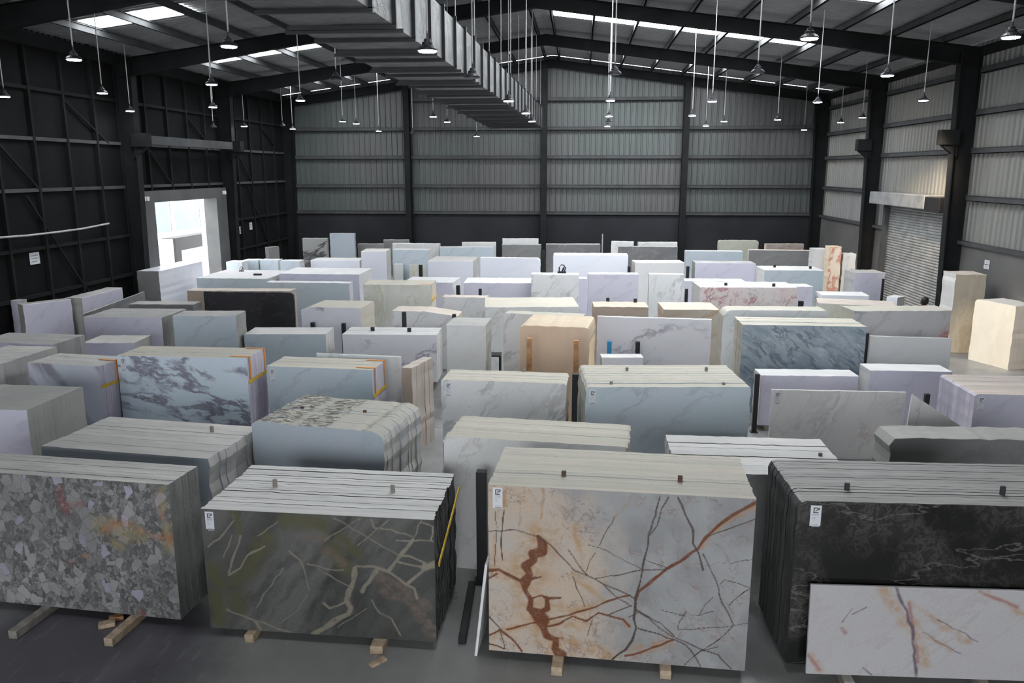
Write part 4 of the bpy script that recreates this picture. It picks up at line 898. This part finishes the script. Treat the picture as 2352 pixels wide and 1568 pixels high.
# ------------------------------------------------------------------ small things
def timber(px, py, L_, w=.1, h=.1, rz=0, z=0.0, mat=WOOD, label='', grp=None, dz=0):
    p = at_z(px, py, z)
    return tag(MB().box(-w / 2, 0, 0, w / 2, L_, h).build('timber_bearer', mat, loc=(p.x, p.y, z), rz=rz, bevel=.006), label, 'timber', grp, 'thing')
def under(st, fr, mat, label, front=.25, L_=None, h=.1, w=.11):
    """bearer across the stack at the given share of its width, sticking out in front"""
    nm = [f for f in FOOT if f[0] == st][0]; _, a, u, v, W_, t = nm
    p = a + u * (W_ * fr) - v * front
    return tag(MB().box(-w / 2, 0, 0, w / 2, (L_ or t + front), h).build('timber_bearer', mat, loc=(p.x, p.y, 0), rz=math.atan2(u.y, u.x), bevel=.006), label, 'timber', 'bearers below the first row', 'thing')
under('grey breccia stack', .46, WOODG, 'long grey timber bearer below the left half of the breccia slab', .55)
under('grey breccia stack', .82, WOOD, 'long timber bearer below the right half of the breccia slab', .5)
under('green-grey stack', .19, WOOD, 'timber bearer under the left half of the green-grey slab', .1)
under('green-grey stack', .76, WOOD, 'timber bearer under the right half of the green-grey slab', .16, w=.15)
under('gold-veined stack', .28, WOOD, 'timber bearer under the left half of the gold-veined slab', .22, w=.12)
under('gold-veined stack', .70, WOOD, 'timber bearer under the right half of the gold-veined slab', .12, w=.12)
under('warm white slab', .17, WOODG, 'grey timber bearer under the left end of the low warm white slab', .12, 1.6)
under('warm white slab', .74, WOODG, 'grey timber bearer under the right end of the low warm white slab', .12, 1.6)
for fr in (.1, .9): 
    under('spotted white stack with two blocks on top', fr, WOODG, 'timber bearer raising the spotted white stack, %s' % ('aisle end' if fr > .5 else 'far end'), 0, h=.22)
    under('c9', fr, WOODG, 'timber bearer raising the low white block with the black post, %s' % ('post end' if fr < .5 else 'other end'), 0, h=.12)
for px, py, lb, s in ((246, 1437, 'small pale timber offcut on the floor before the breccia slab', .09), (268, 1422, 'reddish timber offcut beside the pale one on the floor', .08)):
    p = at_z(px, py, 0); tag(MB().box(-s, -s * .6, 0, s, s * .6, .05).build('timber_offcut', WOOD if s > .085 else WOODO, loc=(p.x, p.y, 0), rz=.5, bevel=.005), lb, 'offcut', kind='thing')
p = at_z(868, 1522, 0); tag(MB().box(-.04, -.1, 0, .04, .1, .03).build('timber_offcut', WOOD, loc=(p.x, p.y, 0), rz=-.7, bevel=.004), 'thin timber offcut before the bearer of the green-grey slab', 'offcut', kind='thing')
# dark steel bar on the floor between the two middle stacks
p0 = at_z(1062, 1480, .0); p1 = at_z(1084, 1348, .0)
tag(MB().bar((p0.x, p0.y, .05), (p1.x, p1.y, .05), .09, .09).build('floor_channel', BLACKM, bevel=.01), 'dark steel bar lying on the floor right of the green-grey stack', 'steel bar', kind='thing')
# white thin slab leaning at the left side of the gold stack
def lean():
    a = at_z(1086, 1508, 0); b = at_z(1112, 1508, 0)
    _, ga, gu, gv, gw_, gt = [f for f in FOOT if f[0] == 'gold-veined stack'][0]
    base = ga - gu * .17 + gv * .02; top = ga - gu * .045 + gv * .02
    mb = MB(); h = 1.12
    for k, (dx, lab) in enumerate(((0, ''),)):
        vs = []
        for L_ in (0, 1.1):
            q = gv * L_
            for (pt, z) in ((base, 0), (base + gu * .03, 0), (top + gu * .03, h), (top, h)):
                vs.append((pt.x + q.x, pt.y + q.y, z))
        mb.add(vs, [(0, 1, 2, 3), (7, 6, 5, 4), (0, 4, 5, 1), (1, 5, 6, 2), (2, 6, 7, 3), (3, 7, 4, 0)])
    tag(mb.build('stone_slab', E_WHITE), 'thin white slab leaning edge-on at the left side of the gold-veined stack', 'stone slab', kind='thing')
lean()
# spacer blocks wedged in the stack tops
def spacer(px, py, h, lb, mat=WOODG, s=.045, hh=.1):
    """stands on a top that lies at height h; (px, py) = its foot"""
    p = at_z(px, py, h)
    tag(MB().box(-s / 2, -s * .3, -.03, s / 2, s * .3, hh).build('wooden_spacer', mat, loc=(p.x, p.y, h), rz=-.05, bevel=.003), lb, 'wooden spacer', 'spacers in the stack tops', 'thing')
for px, py, h, lb, hh in ((632, 1118, 1.58, 'wooden spacer in the green-grey stack top, over the slab middle left', .1), (902, 1129, 1.58, 'wooden spacer in the green-grey stack top, near its right end', .085),
        (1295, 1091, 2.05, 'brown wooden spacer in the gold-veined stack top, left of the other', .05), (1562, 1104, 2.05, 'brown wooden spacer in the gold-veined stack top, right of the other', .06),
        (1945, 1124, 1.98, 'wooden spacer in the dark brown stack top, near its chipped end', .075), (2302, 1135, 1.98, 'wooden spacer in the dark brown stack top, by the frame edge', .09),
        (487, 991, 1.6, 'wooden spacer on the wide grey top behind the breccia stack', .085), (694, 938, 1.8, 'dark spacer in the chipped blue-grey stack top, left of the other', .03), (838, 946, 1.8, 'brown spacer in the chipped blue-grey stack top, right of the other', .03),
        (1440, 850, 2.0, 'spacer in the long cream top, left one of the far pair', .05), (1622, 851, 2.0, 'spacer in the long cream top, right one of the far pair', .06), (1404, 880, 2.0, 'spacer in the long cream top, left one of the near pair', .03), (1662, 882, 2.0, 'spacer in the long cream top, right one of the near pair', .03),
        (1884, 1046, 1.48, 'spacer on the long pale stack behind the gold-veined stack', .04), (1204, 852, 1.9, 'spacer on the pale grey stack before the peach block', .03),
        (856, 759, 1.4, 'spacer on the spotted white stack, left of the other', .09), (940, 761, 1.4, 'spacer on the spotted white stack, right of the other', .09),
        (1396, 692, 1.8, 'spacer on the tan block with beige top, left of the other', .1), (1459, 694, 1.8, 'spacer on the tan block with beige top, right of the other', .1),
        (1667, 655, 1.8, 'spacer on the pink veined block, left of the other', .08), (1777, 658, 1.8, 'spacer on the pink veined block, right of the other', .1), (1779, 614, 1.6, 'spacer on the lavender blue block, left of the other', .1), (1861, 617, 1.6, 'spacer on the lavender blue block, right of the other', .1)):
    mat = WOODD if 'brown wood' in lb or 'brown spacer' in lb else (INK if 'dark' in lb or py < 770 else WOODG)
    spacer(px, py, h, lb, mat, .05 if py > 800 else .09, hh)
# black rack posts, timber props
def post(px, ptop, pbot_hidden, h, lb, w=.1, mat=BLACKM, name='rack_post', z0=0.0, cat='rack post'):
    """upright standing on the floor whose top (height h) is seen at (px, ptop)"""
    p = at_z(px, ptop, h)
    o = tag(MB().box(-w / 2, -w / 2, 0, w / 2, w / 2, h).build(name, mat, loc=(p.x, p.y, 0), rz=-.02, bevel=.006), lb, cat, 'upright posts among the stacks' if mat is BLACKM else None, 'thing')
    if mat is BLACKM: MB().box(-w * .8, -w * .8, 0, w * .8, w * .8, .02).build('base_plate', BLACKM, parent=o)
    return o
for px, pt, h, lb, w in ((1106, 1081, 1.55, 'broad black post between the green-grey and gold-veined stacks', .13), (1322, 858, 1.55, 'black post with pale top between the pale grey and long blue stacks', .12), (1465, 785, 1.45, 'black post before the cloudy white slab', .1),
        (1740, 858, 1.25, 'black post at the left side of the low white block', .09), (1993, 765, 1.6, 'black post right of the blue diagonal slab', .06), (2130, 904, 1.5, 'short black post left of the pinkish cream stack', .08), (718, 740, 1.3, 'black post before the faintly marked white block, left of the other', .1), (789, 742, 1.3, 'black post before the faintly marked white block, right of the other', .1),
        (928, 716, 1.72, 'black post before the block with sloping pinkish corner', .1), (1043, 721, 1.72, 'black post right of the sloping pinkish corner', .09), (1052, 655, 1.4, 'black post left of the low lavender white block', .12), (1103, 663, 1.4, 'black post before the low lavender white block', .1), (966, 608, 1.5, 'black post right of the olive remnant slab', .14),
        (1247, 575, 1.8, 'black post between the bright rounded slab and the dark granite', .2), (1445, 611, 1.5, 'black post left of the white block', .12), (1580, 611, 1.6, 'black post right of the white block', .12), (1577, 663, 1.5, 'black post right of the swirled white slab', .1), (2029, 640, 1.7, 'black post at the lavender block by the shutter', .07), (1840, 691, 1.35, 'short black post right of the pink veined block', .14)):
    post(px, pt, 0, h, lb, w)
def prop(px, pt, pb, h, lb):
    p = at_z(px, pt, h); o = post(px, pt, 0, h, lb, .1, WOODO, 'timber_prop', cat='timber prop')
prop(1216, 776, 0, 2.03, 'orange timber prop before the peach block, left one')
prop(1324, 781, 0, 2.02, 'orange timber prop before the peach block, right one')
post(1400, 783, 0, 1.5, 'bright blue post before the cloudy white slab', .1, BLUE, 'rack_post')
p = at_z(1384, 537, 2.3); tag(MB().tube([(0, 0, 0), (0, 0, 2.3)], .03).build('upright_rod', RODM, loc=(p.x, p.y, 0)), 'thin pale upright rod at the far dark granite', 'rod', kind='thing')
# steel stool beside the narrow block
p = at_z(1134, 846, 0); p = at_z(1134, 812, .88)
st = tag(empty('steel_stool', (p.x, p.y, 0)), 'black steel stool beside the narrow pale grey block', 'stool', kind='thing')
MB().box(-.18, -.18, .84, .18, .18, .88).build('seat', BLACKM, parent=st)
for sx in (-1, 1):
    for sy in (-1, 1): MB().box(sx * .16 - .015, sy * .16 - .015, 0, sx * .16 + .015, sy * .16 + .015, .84).build('leg', BLACKM, parent=st)
# lifting clamps
def clamp(px, py, h, lb, s=1.0):
    p = at_z(px, py, h); o = tag(empty('lifting_clamp', (p.x, p.y, h)), lb, 'lifting clamp', kind='thing')
    MB().box(-.16 * s, -.05, 0, .14 * s, .05, .06 * s).build('clamp_base', BLACKM, parent=o, bevel=.01)
    MB().tube([(-.1 * s, 0, .05), (-.1 * s, 0, .2 * s), (-.03 * s, 0, .29 * s), (.05 * s, 0, .28 * s), (.12 * s, 0, .18 * s), (.08 * s, 0, .06)], .022 * s).build('clamp_handle', BLACKM, parent=o)
    MB().tube([(0, 0, .05), (.06 * s, 0, .2 * s)], .03 * s).build('clamp_lever', BLACKM, parent=o)
clamp(1291, 627, 1.8, 'black lifting clamp with arched handle on the pale grey block')
clamp(555, 623, 1.6, 'low black lifting clamp on the long pale blue block', .6)
tag(MB().box(-.14, -.05, 0, .14, .05, .06).build('rubber_pad', INK, loc=(*at_z(592, 632, 1.6), 1.6)), 'dark rubber pad on the long pale blue block', 'pad', kind='thing')
# straps round the banded stacks
def strap_band(st, frac_h, h, lb, verticals=(), mat=STRAPY, z0=0.0):
    _, a, u, v, W_, t = [f for f in FOOT if f[0] == st][0]
    o = tag(empty('strap', (a.x + u.x * W_, a.y + u.y * W_, 0), math.atan2(u.y, u.x)), lb, 'strap', kind='thing')
    d = .012; z = frac_h
    for (b, name, m) in ((MB().box(.0 + d, -.006, z - .03, d + .008, t + .006, z + .03), 'side_band', mat), (MB().box(-W_ - .02, -.02, z - .02, d + .008, -.014, z + .02), 'front_band', None)):
        if m: b.build(name, m, parent=o)
    for yv in verticals:
        MB().box(d, yv - .02, z, d + .009, yv + .02, h + .012).box(-.35, yv - .02, h + .004, d + .009, yv + .02, h + .012).build('top_band', STRAPO, parent=o)
strap_band('brown-banded stack with yellow strap', 1.52, 1.9, 'yellow strap round the side of the brown-banded stack', (.45,))
strap_band('flame-streaked stack with orange straps', 1.55, 2.0, 'orange strap round the side of the flame-streaked stack', (.1, .78))
strap_band('stack right of the flame-streaked stack', 1.25, 1.75, 'orange strap round the stack right of the flame-streaked one', (.12, .7))
strap_band('e5', 1.4, 1.9, 'yellow strap on the olive-streaked white block', (.1,))
_, a, u, v, W_, t = [f for f in FOOT if f[0] == 'green-grey stack'][0]
so = tag(empty('strap', (a.x, a.y, 0), math.atan2(u.y, u.x)), 'yellow strap slung across the dark side of the green-grey stack', 'strap', kind='thing')
MB().bar((W_ + .05, .06, 1.02), (W_ + .06, t * .95, 1.42), .012, .05).build('side_band', STRAPY, parent=so)
# price tags on the front slabs (square mark and lines of print; no code)
def tag_card(slab, x, ztop, wd=.105, ht=.235, y=-.004):
    o = MB().box(x, y, ztop - ht, x + wd, 0, ztop).build('tag_card', WHITE, parent=slab)
    tag(o, 'white printed tag')
    yy = y - .0012; s = wd * .55; x0 = x + wd * .26; z1 = ztop - .022; b = s * .16
    mb = MB().box(x0, yy, z1 - b, x0 + s, y, z1).box(x0, yy, z1 - s, x0 + b, y, z1).box(x0, yy, z1 - s, x0 + s * .85, y, z1 - s + b)
    mb.box(x0 + s * .62, yy, z1 - s * .42, x0 + s, y, z1 - s * .26).box(x0 + s * .86, yy, z1 - s * .42, x0 + s, y, z1).box(x0 + s * .36, yy, z1 - s * .56, x0 + s * .7, y, z1 - s * .44).box(x0 + s * .36, yy, z1 - s * .72, x0 + s * .46, y, z1 - s * .44)
    mb.build('tag_mark', INK, parent=o)
    mb = MB()
    for k, (lw, lh) in enumerate(((.6, .007), (.6, .003), (.35, .003), (.3, .003), (.3, .003), (0, 0), (0, 0), (.55, .003), (.7, .012))):
        if lw: mb.box(x + wd * .2, yy, ztop - .022 - s - .012 - k * .016 - lh, x + wd * (.2 + lw), y, ztop - .022 - s - .012 - k * .016)
    mb.build('tag_print', GREYINK, parent=o)
tag_card(A2[0], .05, h2 - .03, .1, .21); tag_card(A3[0], .05, h3 - .025); tag_card(A4[0], .13, dims(A4[0])[1] - .05, .11, .225)
for o in [x for x in COL.objects if x.name.startswith('stone_') and x.get('label')]:
    if any(k in o['label'] for k in ('flame streaks under', 'wide pale blue slab', 'pale grey diagonal-veined', 'soft diagonal veins', 'rounded corner below', 'fine diagonal veins right')):
        w_, h_ = dims(o)
        tag_card(o, .06, h_ - .05, .1, .22)
# person by the roller shutter: only the head and shoulders clear the stack in front
def person():
    p = at_z(2124.5, 685, 1.72)
    SKIN = plain('skin_dark', (.12, .062, .04), .55); HAIR = plain('hair_black', (.008, .007, .007), .6); SHIRT = plain('shirt_dark_brown', (.05, .032, .025), .8); TROU = plain('trousers_dark', (.03, .03, .035), .8)
    me = bpy.data.meshes.new('person'); J = {
        'pel': (0, 0, .95, .15), 'bel': (0, 0, 1.1, .14), 'che': (0, 0, 1.3, .165), 'nb': (0, 0, 1.43, .09), 'nk': (0, .01, 1.5, .06), 'h0': (0, .015, 1.57, .08), 'h1': (0, .0, 1.645, .088),
        'sl': (-.17, 0, 1.39, .065), 'el': (-.25, .0, 1.12, .047), 'wl': (-.26, .08, .88, .034), 'fl': (-.255, .1, .78, .03), 'sr': (.17, 0, 1.39, .065), 'er': (.25, .0, 1.12, .047), 'wr': (.26, .08, .88, .034), 'fr': (.255, .1, .78, .03),
        'hl': (-.095, 0, .88, .1), 'kl': (-.1, .02, .5, .068), 'al': (-.1, -.01, .09, .045), 'tl': (-.11, .16, .045, .04), 'hr': (.095, 0, .88, .1), 'kr': (.1, .02, .5, .068), 'ar': (.1, -.01, .09, .045), 'tr': (.11, .16, .045, .04)}
    ks = list(J); E_ = 'pel-bel bel-che che-nb nb-nk nk-h0 h0-h1 nb-sl sl-el el-wl wl-fl nb-sr sr-er er-wr wr-fr pel-hl hl-kl kl-al al-tl pel-hr hr-kr kr-ar ar-tr'.split()
    me.from_pydata([J[k][:3] for k in ks], [tuple(ks.index(q) for q in e.split('-')) for e in E_], [])
    o = link('person', me, None, (p.x, p.y, 0), math.radians(4)); me.materials.append(SHIRT)
    sk = o.modifiers.new('skin', 'SKIN'); sk.use_smooth_shade = True
    for i, k in enumerate(ks): me.skin_vertices[0].data[i].radius = (J[k][3], J[k][3] * (.72 if k in ('che', 'bel', 'pel') else 1))
    me.skin_vertices[0].data[0].use_root = True
    o.modifiers.new('sub', 'SUBSURF').levels = 2; o.modifiers['sub'].render_levels = 2
    dg = bpy.context.evaluated_depsgraph_get(); m2 = bpy.data.meshes.new_from_object(o.evaluated_get(dg)); o.modifiers.clear(); o.data = m2
    m2.materials.clear()
    for m in (SHIRT, SKIN, TROU): m2.materials.append(m)
    for pl in m2.polygons:
        c = pl.center; pl.material_index = 1 if (c.z > 1.49 or (c.z < .9 and abs(c.x) > .2 and c.y > .04)) else (2 if c.z < .95 else 0)
        pl.use_smooth = True
    tag(o, 'person with short black hair and dark shirt seen from behind by the roller shutter', 'person', kind='thing')
    hb = MB().lathe([(.001, 1.53), (.07, 1.55), (.098, 1.6), (.105, 1.66), (.09, 1.72), (.055, 1.752), (.001, 1.762)], 20, (0, -.012, 0)); hb.build('hair', HAIR, parent=o, smooth=True)
    for s in (-1, 1): MB().lathe([(.001, -.03), (.014, -.02), (.018, 0), (.014, .02), (.001, .03)], 8, (s * .1, .02, 1.6)).build('ear', SKIN, parent=o, smooth=True)
person()

# ------------------------------------------------------------------ air duct
DX0, DX1, DZ0, DZ1, DY_0, DY_1 = -4.02, -2.6, 7.25, 8.12, 4.0, 38.4
duct = tag(empty('air_duct', (0, DY_0, 0)), 'long foil-wrapped rectangular air duct hanging below the roof ridge', 'air duct', kind='thing')
def taper(y):
    return DX0, DX1 + .03 * (y - 11), DZ0, DZ1
mb = MB(); ys = [DY_0 + (DY_1 - DY_0) * i / 30 for i in range(31)]; vs = []
for y in ys:
    a, b, c, d = taper(y); vs += [(a, y - DY_0, c), (b, y - DY_0, c), (b, y - DY_0, d), (a, y - DY_0, d)]
fs = [(0, 1, 2, 3), (120, 123, 122, 121)]
for i in range(30):
    for k in range(4): fs.append((4 * i + k, 4 * i + (k + 1) % 4, 4 * i + 4 + (k + 1) % 4, 4 * i + 4 + k))
mb.add(vs, fs).build('duct_body', FOIL, parent=duct)
for i in range(30):
    y = ys[0] + .55 + i * 1.14; a, b, c, d = taper(y); e = .05
    if y > DY_1: break
    MB().box(a - e, y - DY_0 - .035, c - e, b + e, y - DY_0 + .035, c + .01).box(a - e, y - DY_0 - .035, d - .01, b + e, y - DY_0 + .035, d + e).box(a - e, y - DY_0 - .035, c, a + .01, y - DY_0 + .035, d).box(b - .01, y - DY_0 - .035, c, b + e, y - DY_0 + .035, d).build('duct_flange', BLACKM, parent=duct)
    if i % 2 == 0:
        for x in (a - .03, b + .03):
            MB().tube([(x, y - DY_0, d), (x, y - DY_0, roof_z(x) - .1)], .012, 6).build('hanger_rod', RODM, parent=duct)
            MB().bar((a - .12, y - DY_0 + .1, c - .06), (b + .12, y - DY_0 + .1, c - .06), .05, .05).build('hanger_bar', BLACKM, parent=duct) if x < b else None
# pipe running beside the duct
tag(MB().tube([(DX0 - .35, 6, 7.5), (DX0 - .35, 24, 7.45), (DX0 - .25, 39, 7.3)], .05, 8).build('sprinkler_pipe', STEEL2), 'dark pipe running along the left side of the air duct', 'pipe', kind='thing')

# ------------------------------------------------------------------ pendant lamps
def lamp_proto():
    o = empty('pendant_lamp', (0, 0, 0))
    MB().lathe([(.03, .16), (.05, .155), (.06, .12), (.085, .11), (.09, .07), (.13, .055), (.165, .02), (.165, .0), (.145, .0)], 20).build('lamp_housing', LAMPM, parent=o, smooth=False)
    MB().lathe([(.14, -.014), (.148, .002)], 20).build('lamp_lens', LENS, parent=o)
    MB().box(-.012, -.012, .15, .012, .012, .26).build('lamp_bracket', LAMPM, parent=o)
    MB().tube([(0, 0, .23), (0, 0, 1.23)], .013, 6).build('hanging_rod', RODM, parent=o)
    return o
PROTO = lamp_proto(); used = [False]
LAMPS = []
def lamp(px, py, zn=7.3, dmax=39.5):
    x, y, u = ray(px, py)
    def ok(t): return XL + .9 < x * t < XR - 1.0 and y * t < 41.2
    f = -x * math.sin(YAW) + y * math.cos(YAW)
    t = (zn - CAM_H) / u
    t = min(t, dmax / f)
    while not ok(t): t *= .985
    X, Y, Z = x * t, y * t, CAM_H + u * t
    if not used[0]:
        o = PROTO; used[0] = True; kids = list(o.children)
    else:
        o = PROTO.copy(); COL.objects.link(o); kids = []
        for c in PROTO.children:
            k = c.copy(); COL.objects.link(k); k.parent = o; kids.append(k)
    o.location = (X, Y, Z)
    LS = .86
    for k in kids:
        if not k.name.startswith('hanging_rod'): k.scale = (LS, LS, 1)
    for k in kids:
        if k.name.startswith('hanging_rod'):
            Lr = roof_z(X) + .03 - Z - .23
            k.scale = (1, 1, max(.05, Lr)); k.location = (0, 0, .23 - .23 * k.scale[2])
    LAMPS.append((o, px, py))
    return o
LP = [(170, 137), (10, 222), (235, 214), (299, 255), (526, 107), (486, 194), (489, 246), (490, 292), (561, 290), (649, 289), (672, 296), (690, 231), (787, 279), (818, 284), (870, 301), (948, 306), (995, 268), (1027, 280), (1095, 313), (982, 117), (1168, 232), (1208, 260), (1222, 279), (1402, 231), (1399, 267), (1398, 279), (1395, 290), (1590, 266), (1636, 233), (1663, 279), (1621, 289), (1786, 275), (1859, 89), (1878, 235), (1931, 281), (1981, 270), (1847, 298), (2038, 174), (2121, 231), (2322, 86), (1740, 167), (772, 183), (1085, 178), (1412, 170)]
LOW = {19: 6.9, 20: 7.0, 21: 7.0, 22: 7.0, 42: 6.9}
for i, (px, py) in enumerate(LP): lamp(px, py, LOW.get(i, 7.3))
NEARBY = {0: 'pendant lamp in the dark near corner of the left roof slope', 1: 'pendant lamp half cut by the frame edge at the left wall', 4: 'large pendant lamp below the first left rafter', 19: 'large pendant lamp hanging beside the air duct', 32: 'large pendant lamp below the bright right skylight strip', 39: 'large pendant lamp by the right frame edge', 37: 'pendant lamp above the near right wall column', 38: 'pendant lamp near the right wall between two columns', 23: 'pendant lamp on the rod before the middle far wall panel', 2: 'pendant lamp beside the dark left wall, lower of the near pair', 3: 'pendant lamp left of the gateway column', 40: 'dark pendant fitting below the right end of the far skylight strip', 41: 'dark pendant fitting before the far left skylight', 42: 'dark pendant fitting at the right side of the air duct', 43: 'dark pendant fitting on the double rod right of the ridge', 28: 'pendant lamp third from the left in the right group', 33: 'pendant lamp left of the far right column'}
def where(px, py):
    row = 'upper' if py < 215 else ('middle' if py < 262 else 'low')
    return row
order = sorted(range(len(LP)), key=lambda i: LP[i][0])
for rank, i in enumerate(order):
    o = LAMPS[i][0]
    lb = NEARBY.get(i) or 'small %s pendant lamp, %s from the left of all hanging lamps' % (where(*LP[i]), (ORD + ['twenty-seventh', 'twenty-eighth', 'twenty-ninth', 'thirtieth', 'thirty-first', 'thirty-second', 'thirty-third', 'thirty-fourth', 'thirty-fifth', 'thirty-sixth', 'thirty-seventh', 'thirty-eighth', 'thirty-ninth', 'fortieth', 'forty-first', 'forty-second', 'forty-third', 'forty-fourth'])[rank])
    tag(o, lb, 'pendant lamp', 'pendant lamps', 'thing')
DARKLENS = plain('lamp_lens_off', (.10, .10, .11), .3)
for i in (40, 41, 42, 43, 9, 7, 15, 25):
    for k in LAMPS[i][0].children:
        if k.name.startswith('lamp_lens'):
            k.data = k.data.copy(); k.data.materials[0] = DARKLENS
# warm beams added under three pendants to brighten wall, cream block and peach block
def spot(i, target, watts, size, col=(1, .80, .55), blend=.6):
    o = LAMPS[i][0]; ld = bpy.data.lights.new('added_beam', 'SPOT'); ld.energy = watts; ld.color = col; ld.spot_size = math.radians(size); ld.spot_blend = blend; ld.shadow_soft_size = .18
    l = bpy.data.objects.new('added_beam', ld); COL.objects.link(l); l.location = o.location + Vector((0, 0, -.06))
    l.rotation_euler = (Vector(target) - l.location).to_track_quat('-Z', 'Y').to_euler()
    l.parent = None
spot(38, (XR, 30.6, 2.6), 2200, 46, blend=.9)
spot(39, (11.6, 22.6, .9), 2800, 15)
spot(37, (1.6, 16.6, 2.0), 1500, 14)

# ------------------------------------------------------------------ signs, conduits
def wall_sign(x, y, z, w, h, lb, face):
    o = tag(empty('wall_sign', (x, y, z)), lb, 'sign', kind='thing')
    s = 1 if face == '+X' else -1
    MB().box(0, -w / 2, -h / 2, s * .012, w / 2, h / 2).build('sign_plate', WHITE, parent=o)
    MB().box(s * .012, -w * .38, h * .18, s * .014, w * .38, h * .3).box(s * .012, -w * .38, -h * .06, s * .014, w * .38, h * .05).box(s * .012, -w * .38, -h * .32, s * .014, w * .2, -h * .2).build('sign_print', GREYINK, parent=o)
for px, py, w, h, lb in ((79, 593, .42, .34, 'white notice on the dark left wall'), (553, 528, .3, .34, 'white notice right of the gateway, lower one'), (576, 519, .3, .34, 'white notice right of the gateway, upper one')):
    y, z = at_x(px, py, XL + .02); wall_sign(XL + .02, y, z, w, h, lb, '+X')
for px, py, lb in ((2268, 602, 'small white notice on the right wall, upper one'), (2266, 613, 'small white notice on the right wall, lower one')):
    y, z = at_x(px, py, XR - .17); wall_sign(XR - .17, y, z, .3, .12, lb, '-X')
pts = []
for px, py in ((-20, 547), (60, 541), (130, 533), (190, 525), (250, 513)):
    y, z = at_x(px, py, XL + .2); pts.append((XL + .2, y, z))
tag(MB().tube(pts, .03, 8).build('wall_conduit', RODM), 'pale curved conduit on the dark left wall', 'conduit', kind='thing')
y, z = at_x(2210, 560, XR - .3)
